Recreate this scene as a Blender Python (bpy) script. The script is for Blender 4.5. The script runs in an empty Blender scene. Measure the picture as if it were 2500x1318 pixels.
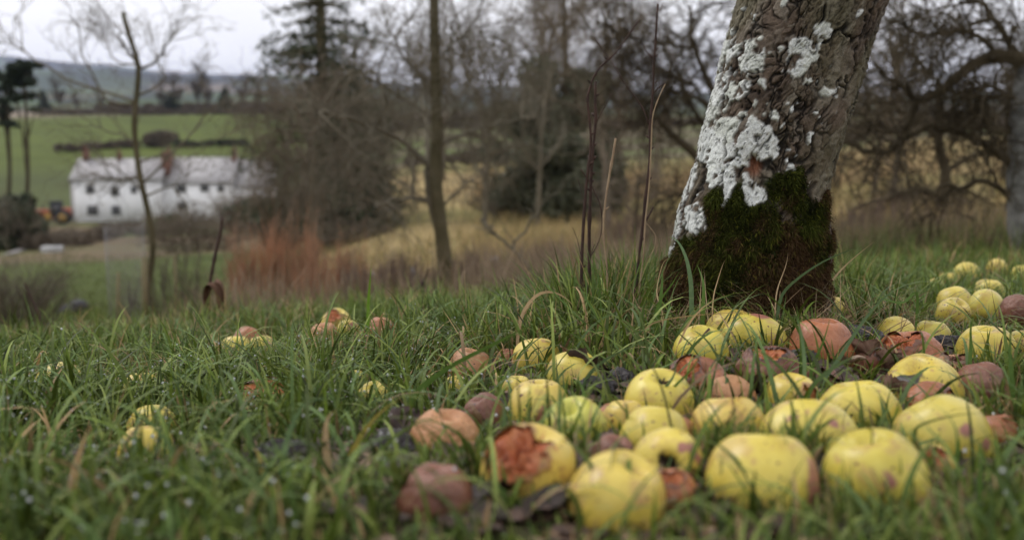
import bpy, math, random
import numpy as np
from mathutils import Vector, Matrix

# ------------------------------------------------------------------ camera
SC = bpy.context.scene
F = 2430.0                      # focal length in photograph pixels (2500 wide)
TH = math.atan(381.0 / F)       # downward pitch
CZ = 0.30
cam_d = bpy.data.cameras.new("camera")
cam = bpy.data.objects.new("camera", cam_d)
SC.collection.objects.link(cam)
cam.location = (0, 0, CZ)
cam.rotation_euler = (math.pi / 2 - TH, 0, 0)
cam_d.sensor_width = 36.0
cam_d.lens = 35.0
cam_d.clip_start = 0.02
cam_d.clip_end = 40000.0
cam_d.dof.use_dof = True
cam_d.dof.focus_distance = 1.47
cam_d.dof.aperture_fstop = 3.8
cam_d.dof.aperture_blades = 0
SC.camera = cam

# ------------------------------------------------------------------ sky and sun (overcast)
SUN_EL, SUN_AZ = math.radians(48), math.radians(-60)   # azimuth from +Y, towards -X
W = bpy.data.worlds.new("World")
SC.world = W
W.use_nodes = True
nt = W.node_tree
nt.nodes.clear()
wo = nt.nodes.new("ShaderNodeOutputWorld")
bg = nt.nodes.new("ShaderNodeBackground")
sky = nt.nodes.new("ShaderNodeTexSky")
sky.sky_type = 'NISHITA'
sky.sun_disc = False
sky.sun_elevation = SUN_EL
sky.sun_rotation = SUN_AZ
sky.dust_density = 4.0
sky.altitude = 100
tc = nt.nodes.new("ShaderNodeTexCoord")
sep = nt.nodes.new("ShaderNodeSeparateXYZ")
nt.links.new(tc.outputs["Generated"], sep.inputs[0])
ramp = nt.nodes.new("ShaderNodeValToRGB")      # overcast: brighter towards the zenith
ramp.color_ramp.elements[0].position = 0.0
ramp.color_ramp.elements[0].color = (12.0, 11.8, 11.8, 1)
ramp.color_ramp.elements[1].position = 1.0
ramp.color_ramp.elements[1].color = (16.2, 16.0, 16.2, 1)
e = ramp.color_ramp.elements.new(0.35)
e.color = (11.4, 11.3, 11.5, 1)
nt.links.new(sep.outputs[2], ramp.inputs[0])
cn = nt.nodes.new("ShaderNodeTexNoise")
cn.inputs["Scale"].default_value = 3.0
cn.inputs["Detail"].default_value = 4.0
mpn = nt.nodes.new("ShaderNodeMapping")
mpn.inputs["Scale"].default_value = (1, 1, 4)
nt.links.new(tc.outputs["Generated"], mpn.inputs[0])
nt.links.new(mpn.outputs[0], cn.inputs["Vector"])
cr = nt.nodes.new("ShaderNodeMapRange")
cr.inputs["From Min"].default_value = 0.3
cr.inputs["From Max"].default_value = 0.7
cr.inputs["To Min"].default_value = 0.9
cr.inputs["To Max"].default_value = 1.08
nt.links.new(cn.outputs["Fac"], cr.inputs["Value"])
mul = nt.nodes.new("ShaderNodeMix"); mul.data_type = 'RGBA'; mul.blend_type = 'MULTIPLY'
mul.inputs[0].default_value = 1.0
nt.links.new(ramp.outputs[0], mul.inputs[6])
nt.links.new(cr.outputs[0], mul.inputs[7])
mix = nt.nodes.new("ShaderNodeMix"); mix.data_type = 'RGBA'
mix.inputs[0].default_value = 0.92
nt.links.new(sky.outputs[0], mix.inputs[6])
nt.links.new(mul.outputs[2], mix.inputs[7])
nt.links.new(mix.outputs[2], bg.inputs[0])
bg.inputs[1].default_value = 0.10
nt.links.new(bg.outputs[0], wo.inputs[0])

sun_d = bpy.data.lights.new("sun", 'SUN')
sun_d.energy = 1.2
sun_d.angle = math.radians(24)
sun_d.color = (1.0, 0.97, 0.92)
sun = bpy.data.objects.new("sun", sun_d)
SC.collection.objects.link(sun)
sd = Vector((math.sin(SUN_AZ) * math.cos(SUN_EL), math.cos(SUN_AZ) * math.cos(SUN_EL), math.sin(SUN_EL)))
sun.rotation_euler = sd.to_track_quat('Z', 'Y').to_euler()
SC.view_settings.view_transform = 'Standard'
SC.view_settings.look = 'None'
SC.view_settings.exposure = 0.18
SC.view_settings.gamma = 1.0
SC.render.engine = 'CYCLES'
CY = SC.cycles
CY.use_denoising = True
CY.max_bounces = 6
CY.diffuse_bounces = 3
CY.glossy_bounces = 2
CY.transmission_bounces = 3
CY.transparent_max_bounces = 6
CY.volume_bounces = 0
CY.caustics_reflective = False
CY.caustics_refractive = False
CY.sample_clamp_indirect = 6

# ------------------------------------------------------------------ helpers
def ray(px, py):
    u = (px - 1250.0) / F
    v = -(py - 659.0) / F
    return np.array([u, math.cos(TH) + v * math.sin(TH), -math.sin(TH) + v * math.cos(TH)])

def P(px, py, Y):
    """world point seen at photo pixel (px,py) at forward distance Y metres"""
    d = ray(px, py)
    return np.array([0, 0, CZ]) + d * (Y / d[1])

def proj(v):
    v = np.asarray(v, float)
    x = v[:, 0]; y = v[:, 1]; z = v[:, 2] - CZ
    dep = y * math.cos(TH) - z * math.sin(TH)
    up = y * math.sin(TH) + z * math.cos(TH)
    dep = np.maximum(dep, 1e-3)
    return 1250 + F * x / dep, 659 - F * up / dep

def hashn(ix, iy, iz, seed=0):
    n = (ix.astype(np.int64) * 374761393 + iy.astype(np.int64) * 668265263 + iz.astype(np.int64) * 2147483647 * 3 + seed * 974634777) & 0xFFFFFFFF
    n = ((n ^ (n >> 13)) * 1274126177) & 0xFFFFFFFF
    n = ((n ^ (n >> 16)) * 2246822519) & 0xFFFFFFFF
    n = n ^ (n >> 13)
    return (n & 0xFFFFFF) / float(0x1000000)

def vnoise(p, seed=0):
    """value noise 0..1 on Nx3 points"""
    p = np.asarray(p, float)
    i = np.floor(p).astype(np.int64); f = p - i
    f = f * f * (3 - 2 * f)
    r = 0
    for dx in (0, 1):
        wx = f[:, 0] if dx else 1 - f[:, 0]
        for dy in (0, 1):
            wy = f[:, 1] if dy else 1 - f[:, 1]
            for dz in (0, 1):
                wz = f[:, 2] if dz else 1 - f[:, 2]
                r = r + wx * wy * wz * hashn(i[:, 0] + dx, i[:, 1] + dy, i[:, 2] + dz, seed)
    return r

def fbm(p, oct=4, seed=0, gain=0.5):
    p = np.asarray(p, float); a = 1.0; s = 0; t = 0
    for o in range(oct):
        s = s + a * vnoise(p * (2.03 ** o) + o * 17.3, seed + o); t += a; a *= gain
    return s / t

def worley(p, seed=0):
    """F1, F2 and cell id (0..1)"""
    p = np.asarray(p, float)
    i = np.floor(p).astype(np.int64)
    f1 = np.full(len(p), 9.0); f2 = np.full(len(p), 9.0); cid = np.zeros(len(p))
    for dx in (-1, 0, 1):
        for dy in (-1, 0, 1):
            for dz in (-1, 0, 1):
                c = i + np.array([dx, dy, dz])
                q = np.stack([hashn(c[:, 0], c[:, 1], c[:, 2], seed + k) for k in (1, 2, 3)], 1) + c
                d = np.sqrt(((p - q) ** 2).sum(1))
                m = d < f1
                f2 = np.where(m, f1, np.minimum(f2, d))
                cid = np.where(m, hashn(c[:, 0], c[:, 1], c[:, 2], seed + 7), cid)
                f1 = np.where(m, d, f1)
    return f1, f2, cid

def sstep(a, b, x):
    t = np.clip((np.asarray(x, float) - a) / (b - a), 0, 1)
    return t * t * (3 - 2 * t)

def new_mesh(name, verts, quads=None, tris=None, smooth=True, mat=None, cols=None, attrs=None):
    verts = np.asarray(verts, np.float32)
    me = bpy.data.meshes.new(name)
    nq = 0 if quads is None else len(quads)
    nt_ = 0 if tris is None else len(tris)
    me.vertices.add(len(verts)); me.vertices.foreach_set("co", verts.ravel())
    me.loops.add(nq * 4 + nt_ * 3)
    li = []
    if nq: li.append(np.asarray(quads, np.int32).ravel())
    if nt_: li.append(np.asarray(tris, np.int32).ravel())
    me.loops.foreach_set("vertex_index", np.concatenate(li))
    me.polygons.add(nq + nt_)
    st = np.concatenate([np.arange(nq) * 4, nq * 4 + np.arange(nt_) * 3]).astype(np.int32)
    me.polygons.foreach_set("loop_start", st)
    me.update(calc_edges=True)
    if smooth: me.polygons.foreach_set("use_smooth", np.ones(nq + nt_, bool))
    if cols is not None:
        ca = me.color_attributes.new("Col", 'FLOAT_COLOR', 'POINT')
        c4 = np.ones((len(verts), 4), np.float32); c4[:, :3] = cols
        ca.data.foreach_set("color", c4.ravel())
    if attrs:
        for k, v in attrs.items():
            a = me.attributes.new(k, 'FLOAT', 'POINT'); a.data.foreach_set("value", np.asarray(v, np.float32))
    if mat is not None: me.materials.append(mat)
    me.validate(verbose=False)
    return me

def link(name, me, parent=None, loc=None):
    o = bpy.data.objects.new(name, me)
    SC.collection.objects.link(o)
    if loc is not None: o.location = [float(c) for c in loc]
    if parent is not None: o.parent = parent
    return o

def tag(o, label=None, cat=None, group=None, kind=None):
    if label: o["label"] = label
    if cat: o["category"] = cat
    if group: o["group"] = group
    if kind: o["kind"] = kind
    return o

def root(name, loc, label, cat, group=None):
    o = link(name, None, None, loc)
    o.empty_display_size = 0.1
    return tag(o, label, cat, group)

def grid_faces(nu, nv, wrap_u=False):
    """verts indexed v*nu+u"""
    u = np.arange(nu if wrap_u else nu - 1); v = np.arange(nv - 1)
    U, V = np.meshgrid(u, v)
    U = U.ravel(); V = V.ravel(); U2 = (U + 1) % nu
    return np.stack([V * nu + U, V * nu + U2, (V + 1) * nu + U2, (V + 1) * nu + U], 1)

class MB:
    """collects boxes, tubes and loose faces into one mesh"""
    def __init__(s): s.v = []; s.q = []; s.t = []; s.n = 0
    def add(s, v, q=None, t=None):
        v = np.asarray(v, float)
        s.v.append(v)
        if q is not None and len(q): s.q.append(np.asarray(q) + s.n)
        if t is not None and len(t): s.t.append(np.asarray(t) + s.n)
        s.n += len(v)
    def box(s, x0, y0, z0, x1, y1, z1):
        v = [(x, y, z) for z in (z0, z1) for y in (y0, y1) for x in (x0, x1)]
        s.add(v, [(0, 2, 3, 1), (4, 5, 7, 6), (0, 1, 5, 4), (2, 6, 7, 3), (0, 4, 6, 2), (1, 3, 7, 5)])
    def tube(s, pts, rad, k=6, cap=True):
        pts = np.asarray(pts, float); n = len(pts)
        rad = np.broadcast_to(np.asarray(rad, float), (n,))
        tg = np.gradient(pts, axis=0); tg /= np.linalg.norm(tg, axis=1)[:, None] + 1e-12
        ref = np.array([0.31, 0.17, 0.93]) if abs(tg[0, 2]) < 0.8 else np.array([0.95, 0.2, 0.1])
        a = np.cross(tg, ref); a /= np.linalg.norm(a, axis=1)[:, None] + 1e-12
        b = np.cross(tg, a)
        ang = np.arange(k) / k * 2 * np.pi
        ring = pts[:, None, :] + rad[:, None, None] * (np.cos(ang)[None, :, None] * a[:, None, :] + np.sin(ang)[None, :, None] * b[:, None, :])
        v = ring.reshape(-1, 3)
        q = grid_faces(k, n, True)
        t = []
        if cap:
            v = np.vstack([v, pts[0], pts[-1]])
            for i in range(k):
                t.append((n * k, (i + 1) % k, i)); t.append((n * k + 1, (n - 1) * k + i, (n - 1) * k + (i + 1) % k))
        s.add(v, q, t)
    def mesh(s, name, mat, smooth=True, cols=None):
        return new_mesh(name, np.vstack(s.v), np.vstack(s.q) if s.q else None, np.vstack(s.t) if s.t else None, smooth, mat, cols)
    def build(s, name, mat, parent=None, smooth=True, off=None):
        V = np.vstack(s.v)
        if off is not None: V = V - np.asarray(off)
        me = new_mesh(name, V, np.vstack(s.q) if s.q else None, np.vstack(s.t) if s.t else None, smooth, mat)
        return link(name, me, parent)

# ------------------------------------------------------------------ materials
def nodemat(name):
    m = bpy.data.materials.new(name); m.use_nodes = True
    n = m.node_tree.nodes; l = m.node_tree.links
    b = n["Principled BSDF"]
    return m, n, l, b

def mixrgb(n, l, fac, c1, c2, mode='MIX'):
    x = n.new("ShaderNodeMix"); x.data_type = 'RGBA'; x.blend_type = mode
    for sock, val in ((0, fac), (6, c1), (7, c2)):
        if hasattr(val, "links") or isinstance(val, bpy.types.NodeSocket): l.new(val, x.inputs[sock])
        elif sock == 0: x.inputs[0].default_value = val
        else: x.inputs[sock].default_value = (*val, 1)
    return x.outputs[2]

def noise(n, l, scale, detail=4, vec=None, rough=0.55):
    t = n.new("ShaderNodeTexNoise"); t.inputs["Scale"].default_value = scale
    t.inputs["Detail"].default_value = detail; t.inputs["Roughness"].default_value = rough
    if vec is not None: l.new(vec, t.inputs["Vector"])
    return t.outputs["Fac"]

def mrange(n, l, val, a, b, c=0.0, d=1.0):
    t = n.new("ShaderNodeMapRange"); l.new(val, t.inputs["Value"])
    t.inputs["From Min"].default_value = a; t.inputs["From Max"].default_value = b
    t.inputs["To Min"].default_value = c; t.inputs["To Max"].default_value = d
    return t.outputs[0]

def bump(n, l, b, h, strength=0.5, dist=0.01):
    t = n.new("ShaderNodeBump"); t.inputs["Strength"].default_value = strength
    t.inputs["Distance"].default_value = dist
    l.new(h, t.inputs["Height"]); l.new(t.outputs[0], b.inputs["Normal"])

def two_tone(name, c1, c2, scale=5.0, rough=0.8, bmp=0.0, bd=0.01, spec=0.3, coord="Object", detail=5):
    m, n, l, b = nodemat(name)
    t = n.new("ShaderNodeTexCoord")
    f = noise(n, l, scale, detail, t.outputs[coord])
    l.new(mixrgb(n, l, mrange(n, l, f, 0.35, 0.65), c1, c2), b.inputs["Base Color"])
    b.inputs["Roughness"].default_value = rough
    b.inputs["Specular IOR Level"].default_value = spec
    if bmp: bump(n, l, b, f, bmp, bd)
    return m

def col_mat(name, rough=0.7, spec=0.3, nscale=0, namp=0.25, translucent=0.0, bmp=0.0, bd=0.002, coord="Object"):
    """colour from the vertex attribute Col, broken up with noise"""
    m, n, l, b = nodemat(name)
    a = n.new("ShaderNodeAttribute"); a.attribute_name = "Col"
    c = a.outputs["Color"]
    if nscale:
        t = n.new("ShaderNodeTexCoord")
        f = noise(n, l, nscale, 5, t.outputs[coord])
        k = n.new("ShaderNodeCombineColor")
        v = mrange(n, l, f, 0.25, 0.75, 1 - namp, 1 + namp)
        for i in range(3): l.new(v, k.inputs[i])
        c = mixrgb(n, l, 1.0, c, k.outputs[0], 'MULTIPLY')
        if bmp: bump(n, l, b, f, bmp, bd)
    l.new(c, b.inputs["Base Color"])
    b.inputs["Roughness"].default_value = rough
    b.inputs["Specular IOR Level"].default_value = spec
    if translucent:
        tr = n.new("ShaderNodeBsdfTranslucent"); l.new(c, tr.inputs["Color"])
        ms = n.new("ShaderNodeMixShader"); ms.inputs[0].default_value = translucent
        l.new(b.outputs[0], ms.inputs[1]); l.new(tr.outputs[0], ms.inputs[2])
        l.new(ms.outputs[0], n["Material Output"].inputs["Surface"])
    return m

# ------------------------------------------------------------------ terrain
YN = [0.3, 0.7, 1.0, 1.5, 2.2, 3.0, 4.0]
YF = [5.5, 8, 13, 20, 35, 60, 100, 120, 160, 220, 300, 380, 600, 1200, 2500, 4000, 6000, 8500]
TBL = {   # photo column: near heights relative to the camera, then photo rows of the ground further out
 -1500: ([-.27, -.30, -.36, -.46, -.60, -.79, -1.06], [880, 840, 800, 750, 650, 590, 552, 546, 500, 410, 330, 277, 273, 255, 222, 185, 165, 170]),
 0:     ([-.28, -.29, -.345, -.435, -.57, -.75, -1.02], [870, 830, 790, 740, 640, 585, 550, 545, 500, 410, 330, 277, 273, 255, 222, 190, 150, 155]),
 300:   ([-.28, -.29, -.34, -.43, -.56, -.71, -.93], [835, 812, 775, 725, 635, 580, 549, 543, 500, 410, 330, 276, 273, 256, 226, 196, 182, 190]),
 600:   ([-.28, -.29, -.34, -.42, -.545, -.67, -.86], [815, 790, 750, 700, 615, 570, 546, 540, 500, 410, 330, 275, 272, 255, 232, 205, 194, 200]),
 1100:  ([-.28, -.285, -.335, -.40, -.50, -.63, -.80], [773, 712, 655, 595, 505, 445, 400, 395, 380, 350, 310, 280, 276, 262, 245, 225, 222, 225]),
 1500:  ([-.28, -.285, -.32, -.36, -.46, -.58, -.76], [745, 692, 640, 585, 500, 440, 400, 395, 380, 350, 310, 285, 280, 270, 255, 240, 236, 240]),
 1900:  ([-.28, -.285, -.315, -.33, -.42, -.55, -.72], [700, 655, 610, 560, 480, 420, 385, 378, 360, 330, 300, 286, 281, 270, 255, 242, 240, 242]),
 2300:  ([-.28, -.29, -.32, -.355, -.44, -.55, -.625], [636, 612, 560, 510, 430, 370, 340, 335, 325, 310, 295, 288, 281, 270, 262, 245, 242, 245]),
 4000:  ([-.28, -.29, -.32, -.36, -.45, -.55, -.62], [625, 600, 540, 490, 420, 360, 335, 330, 320, 308, 295, 288, 281, 270, 262, 245, 242, 245]),
}
LR = np.linspace(math.log(0.1), math.log(12000), 600)
AZ = []; ZT = []
for px in sorted(TBL):
    az = math.atan((px - 1250.0) / F); zn, pf = TBL[px]
    ys = YN + YF
    zs = list(zn)
    for Y_, py_ in zip(YF, pf): zs.append(P(px, py_, Y_)[2] - CZ)
    r = np.log(np.array(ys) / math.cos(az))
    slope = np.interp(LR, r, zs)
    k = 9; ker = np.hanning(2 * k + 1); ker /= ker.sum()
    sm = np.convolve(np.pad(slope, k, mode='edge'), ker, 'valid')
    AZ.append(az); ZT.append(sm)
AZ = np.array(AZ); ZT = np.array(ZT)
back = 0.5 * (ZT[0] + ZT[-1])
AZ2 = np.concatenate([[-math.pi], AZ, [math.pi]]); ZT2 = np.vstack([back, ZT, back])

def G(x, y):
    x = np.atleast_1d(np.asarray(x, float)); y = np.atleast_1d(np.asarray(y, float))
    r = np.hypot(x, y); az = np.arctan2(x, y)
    j = np.clip(np.searchsorted(AZ2, az) - 1, 0, len(AZ2) - 2)
    t = (az - AZ2[j]) / (AZ2[j + 1] - AZ2[j]); t = t * t * (3 - 2 * t)
    lr = np.log(np.maximum(r, 0.1)); fi = np.clip((lr - LR[0]) / (LR[1] - LR[0]), 0, len(LR) - 1.001)
    i = fi.astype(int); f = fi - i
    z0 = ZT2[j, i] * (1 - f) + ZT2[j, i + 1] * f
    z1 = ZT2[j + 1, i] * (1 - f) + ZT2[j + 1, i + 1] * f
    z = z0 * (1 - t) + z1 * t + CZ
    w = np.exp(-np.maximum(0.6 - r, 0) * 6)
    n1 = vnoise(np.stack([x * 5, y * 5, 0 * x], 1), 3) - 0.5
    z = z + 0.022 * n1 * w * (r < 9)
    n2 = fbm(np.stack([x / 6, y / 6, 0 * x], 1), 3, 5) - 0.5
    z = z + 0.35 * n2 * sstep(6, 25, r)
    q = np.stack([x / 900, y / 900, 0 * x], 1)
    z = z + (fbm(q, 4, 9) - 0.5) * 0.030 * r * sstep(700, 2500, r)
    return z

def Gs(x, y): return float(G(x, y)[0])

def on_ground(px, py, Ymin=0.3, Ymax=400.0):
    """where the view ray through a photo pixel meets the ground"""
    d = ray(px, py); Y = np.exp(np.linspace(math.log(Ymin), math.log(Ymax), 1500))
    p = np.array([0, 0, CZ])[None] + d[None] * (Y / d[1])[:, None]
    h = p[:, 2] - G(p[:, 0], p[:, 1])
    k = np.argmax(h < 0)
    if not (h < 0).any(): k = len(Y) - 1
    return p[k]

def terrain():
    na, nr = 540, 420
    az = np.linspace(-math.pi, math.pi, na + 1)[:-1]
    # finer in front of the camera
    az = az - 0.55 * np.sin(az)
    r = np.exp(np.linspace(math.log(0.12), math.log(11500), nr))
    A, R = np.meshgrid(az, r)
    x = (R * np.sin(A)).ravel(); y = (R * np.cos(A)).ravel()
    z = G(x, y)
    v = np.stack([x, y, z], 1)
    v = np.vstack([v, [0, 0, Gs(0.001, 0.001)]])
    q = grid_faces(na, nr, True)[:, ::-1]
    t = [(len(v) - 1, (i + 1) % na, i) for i in range(na)]
    rr = np.hypot(x, y); u = x / np.maximum(y, 0.2)
    pxx = 1250 + F * u
    def C(*c): return np.array(c)[None, :]
    n1 = fbm(np.stack([x / 3, y / 3, 0 * x], 1), 4, 21)[:, None]
    n2 = fbm(np.stack([x / 14, y / 14, 0 * x], 1), 3, 31)[:, None]
    soil = C(.035, .030, .016) * (0.7 + 0.6 * n1)
    tan = C(.245, .185, .085) * (0.75 + .5 * n1)
    olive = C(.13, .125, .042)
    tanmix = tan + (olive - tan) * sstep(.42, .62, n2) * .75
    green = C(.062, .080, .022) * (0.75 + .5 * n1)
    brown = C(.12, .09, .055)
    gmix = green + (brown - green) * sstep(.5, .65, n2)
    left = sstep(900, 520, pxx)[:, None]; lf2 = sstep(1000, 640, pxx)[:, None]
    mid = tanmix * (1 - left) + gmix * left
    fld = C(.068, .086, .018) * (0.55 + .5 * n2 + .4 * fbm(np.stack([x / 9, y / 4, 0 * x], 1), 4, 37)[:, None])
    low = C(.055, .066, .022) * (0.8 + .4 * n2)
    farf = low + (fld - low) * sstep(215, 260, rr)[:, None]
    rough_ = C(.095, .080, .045) * (.6 + .8 * n2); rough_ = rough_ + (C(.09, .11, .035) - rough_) * sstep(.56, .62, n2)
    farf = rough_ * (1 - lf2) + farf * lf2
    c = soil + (mid - soil) * sstep(4.0, 7.0, rr)[:, None]
    # pinkish dry ground just over the brow on the left
    dry = C(.26, .18, .12)
    w = (sstep(5, 7, rr) * sstep(14, 10, rr))[:, None] * left
    c = c + (dry - c) * w * 0.8
    c = c + (farf - c) * sstep(105, 150, rr)[:, None]
    # patchwork of fields and hedges on the far side
    s = 1 / 260.0
    f1, f2, cid = worley(np.stack([x * s, y * s * .8, 0 * x + .5], 1), 4)
    pal = np.array([[.06, .10, .03], [.08, .09, .04], [.04, .055, .022], [.16, .13, .10], [.03, .045, .02], [.06, .07, .03]])
    pc = pal[(cid * 6).astype(int) % 6]
    hed = sstep(.10, .05, f2 - f1)[:, None]
    wood = sstep(.50, .56, fbm(np.stack([x / 500, y / 500, 0 * x], 1), 3, 77))[:, None]
    pc = pc + (C(.02, .022, .016) - pc) * np.maximum(hed, wood)
    c = c + (pc - c) * sstep(385, 420, rr)[:, None]
    c = np.vstack([c, c[0]])
    m = col_mat("ground", rough=.95, spec=.1, nscale=1.3, namp=.3, bmp=.5, bd=.05)
    me = new_mesh("ground", v, q, t, True, m, c)
    o = link("ground", me); tag(o, kind="structure")
terrain()
# ------------------------------------------------------------------ main apple trunk
TROWS = [(780, 1600, 2012), (730, 1606, 2004), (700, 1612, 2002), (650, 1622, 2006), (600, 1633, 2010), (560, 1642, 2013), (500, 1656, 2018), (450, 1673, 2025),
         (400, 1690, 2037), (350, 1703, 2054), (300, 1715, 2070), (260, 1726, 2083), (200, 1743, 2098), (127, 1762, 2120),
         (60, 1779, 2146), (0, 1795, 2170), (-100, 1822, 2220), (-250, 1860, 2290)]
TY = 1.69
def trunk_axis(z):
    zz = []; xx = []; rr = []
    for py, a, b in TROWS:
        p0 = P(a, py, TY); p1 = P(b, py, TY)
        zz.append(p0[2]); xx.append((p0[0] + p1[0]) / 2); rr.append((p1[0] - p0[0]) / 2)
    return np.interp(z, zz, xx), np.interp(z, zz, rr)
Z2 = lambda zx, zy: (1600 + zx * .4725, 127 + zy * .4725)
LICH = [
 [(330,-60),(560,-60),(568,100),(505,125),(480,200),(435,250),(370,240),(340,330),(300,470),(262,570),(222,565),(212,500),(245,350),(295,200)],
 [(340,345),(430,345),(440,380),(405,450),(420,510),(350,560),(355,620),(310,685),(255,675),(270,600),(235,560),(222,470),(280,400)],
 [(490,375),(590,375),(612,420),(637,460),(640,520),(612,558),(580,520),(540,558),(490,530),(462,600),(410,600),(415,690),(368,745),(348,802),(328,790),(342,700),(345,560),(400,510),(435,450)],
 [(458,620),(512,680),(562,700),(592,765),(500,802),(470,780),(428,710),(450,650)],
 [(160,800),(225,778),(270,850),(282,890),(222,930),(207,968),(178,930),(138,890)],
 [(205,575),(180,625),(115,760),(72,900),(52,1075),(96,1062),(112,960),(132,800),(200,660)],
 [(700,-60),(812,-60),(812,60),(780,110),(720,137),(690,100),(650,112),(690,50)],
]
LPATCHY = [.60, .25, .12, .15, .30, .62, .30]
LDOTS = [(610, 325, 24), (632, 345, 13), (705, 297, 14), (560, 325, 9), (570, 268, 5), (715, 950, 6), (740, 262, 6), (680, 265, 8)]
MOSS = [(560,650),(640,640),(700,600),(760,612),(868,612),(892,750),(892,900),(880,1100),(870,1350),(600,1350),(200,1350),(20,1350),(45,1075),(100,1055),(110,960),(150,945),(200,970),(228,930),(284,890),(250,830),(232,790),(240,745),(300,700),(340,690),(330,790),(350,805),(372,740),(440,640),(450,660),(425,705),(470,782),(500,806),(594,767),(560,700)]

def inpoly(x, y, poly):
    c = np.zeros(len(x), bool); n = len(poly); j = n - 1
    for i in range(n):
        xi, yi = poly[i]; xj, yj = poly[j]
        m = ((yi > y) != (yj > y)) & (x < (xj - xi) * (y - yi) / (yj - yi + 1e-9) + xi)
        c ^= m; j = i
    return c

def main_tree():
    z0 = Gs(trunk_axis(.0)[0], TY)
    cx0, _ = trunk_axis(z0)
    base = np.array([float(cx0), TY, z0])
    rt = root("apple_tree", base, "leaning apple tree trunk with white lichen and dark moss rising from the fallen apples", "tree")
    nu, nv = 620, 760
    zs = np.linspace(z0 - .06, 1.22, nv)
    an = np.arange(nu) / nu * 2 * np.pi
    A, Zv = np.meshgrid(an, zs); A = A.ravel(); Zv = Zv.ravel()
    ax, ar = trunk_axis(Zv)
    lob = 1 + .030 * np.cos(3 * A + 1.2 + Zv * 2) + .020 * np.cos(5 * A + .4 - Zv * 3) + .012 * np.cos(9 * A + Zv * 5)
    # a long fold down the right-hand side
    lob -= .05 * np.exp(-((((A - 5.72) + np.pi) % (2 * np.pi) - np.pi) / .07) ** 2)
    R = ar * lob / 1.02
    nx, ny = np.cos(A), np.sin(A)
    p = np.stack([ax + R * nx, TY + R * ny, Zv], 1)
    nrm = np.stack([nx, ny, 0 * nx], 1)
    # lean-corrected coordinates for the bark pattern
    q = np.stack([R * np.cos(A), R * np.sin(A), Zv], 1)
    wv = np.stack([fbm(q * 22, 3, 40) - .5, fbm(q * 22, 3, 50) - .5, fbm(q * 22, 3, 60) - .5], 1)
    qq = q + wv * .06
    f1, f2, cid = worley(qq * np.array([62, 62, 30]), 11)
    g1, g2, gid = worley((q + wv * .05) * np.array([150, 150, 80]), 12)
    rn = fbm(qq * np.array([34, 34, 11]), 4, 73); rn2 = fbm(qq * np.array([80, 80, 34]), 3, 78)
    crack = np.maximum(sstep(.90, .985, 1 - np.abs(2 * rn - 1)) , .8 * sstep(.12, .01, f2 - f1) * sstep(.52, .64, fbm(q * np.array([14, 14, 7]), 3, 71)))
    crack *= sstep(.20, .38, fbm(q * np.array([20, 20, 12]), 3, 79))
    crack2 = np.maximum(sstep(.90, .98, 1 - np.abs(2 * rn2 - 1)), .5 * sstep(.14, .02, g2 - g1)) * sstep(.42, .6, fbm(q * np.array([16, 16, 9]), 3, 72))
    lowf = fbm(q * np.array([11, 11, 5]), 4, 80) - .5
    fine = fbm(q * 170, 4, 90) - .5
    h = .026 * lowf + .0014 * (cid - .5) + .0060 * (rn - .5) - .0060 * crack + .0014 * (gid - .5) - .0028 * crack2 + .0050 * fine
    h += .006 * (fbm(q * np.array([45, 45, 16]), 4, 93) - .5)
    # ---- lichen and moss masks, laid on the side towards the orchard path; elsewhere by noise
    px, py = proj(p)
    zx = (px - 1600) / .4725; zy = (py - 127) / .4725
    wpx = (fbm(q * 55, 4, 101) - .5) * 55; wpy = (fbm(q * 55, 4, 105) - .5) * 55
    wpx += (fbm(q * 190, 3, 111) - .5) * 18; wpy += (fbm(q * 190, 3, 115) - .5) * 18
    front = (-(nx * (p[:, 0]) + ny * p[:, 1])) > -.6
    pat = fbm(q * 75, 4, 121)
    lich = np.zeros(len(p)); nz_ = pat
    for poly, pc in zip(LICH, LPATCHY):
        m = inpoly(zx + wpx, zy + wpy, poly) & (nz_ > .26 + pc * .36)
        lich = np.maximum(lich, m.astype(float))
    for dx, dy, rd in LDOTS:
        lich = np.maximum(lich, (np.hypot(zx + wpx * .35 - dx, zy + wpy * .35 - dy) < rd).astype(float))
    # small freckles of lichen over the upper bark
    lich = np.maximum(lich, ((fbm(q * 60, 3, 131) > .69) & (nx < .5)).astype(float))
    lich = np.where((crack > .85) & (fbm(q * 33, 2, 74) > .5), lich * .2, lich)
    lb = (fbm(q * 14, 4, 141) > .56).astype(float) * (nx < .5)
    lich = np.where(front, lich, lb)
    lw = (fbm(q * 17, 3, 145) - .5) * 90
    moss = (inpoly(zx + wpx * .8, zy + wpy * 1.2 + lw * sstep(560, 700, zx) * (1 - .8 * sstep(780, 870, zx)), MOSS) & ((fbm(q * 30, 3, 147) < .60) | (zy > 900))).astype(float)
    mb = (Zv < .02 + .25 * (fbm(q * 12, 3, 151) - .5)).astype(float)
    moss = np.where(front, moss, mb)
    lich = lich * (1 - moss)
    # soften masks a little over neighbouring vertices
    def soft(a, n=1):
        a = a.reshape(nv, nu)
        for _ in range(n):
            a = (a + np.roll(a, 1, 1) + np.roll(a, -1, 1) + np.vstack([a[:1], a[:-1]]) + np.vstack([a[1:], a[-1:]])) / 5
        return a.ravel()
    lich_s = soft(lich); moss_s = soft(moss, 10)
    h = h * (1 - .45 * lich_s) + lich_s * (.0026 + .0018 * (fbm(q * 230, 3, 161) - .5)) + moss_s * (.003 + .010 * (fbm(q * 42, 3, 171) - .35))
    # torn bark hollow under the big lichen patch
    hol = np.exp(-(((zx - 505) / 42) ** 2 + ((zy - 590) / 55) ** 2) ** 2) * front
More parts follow.
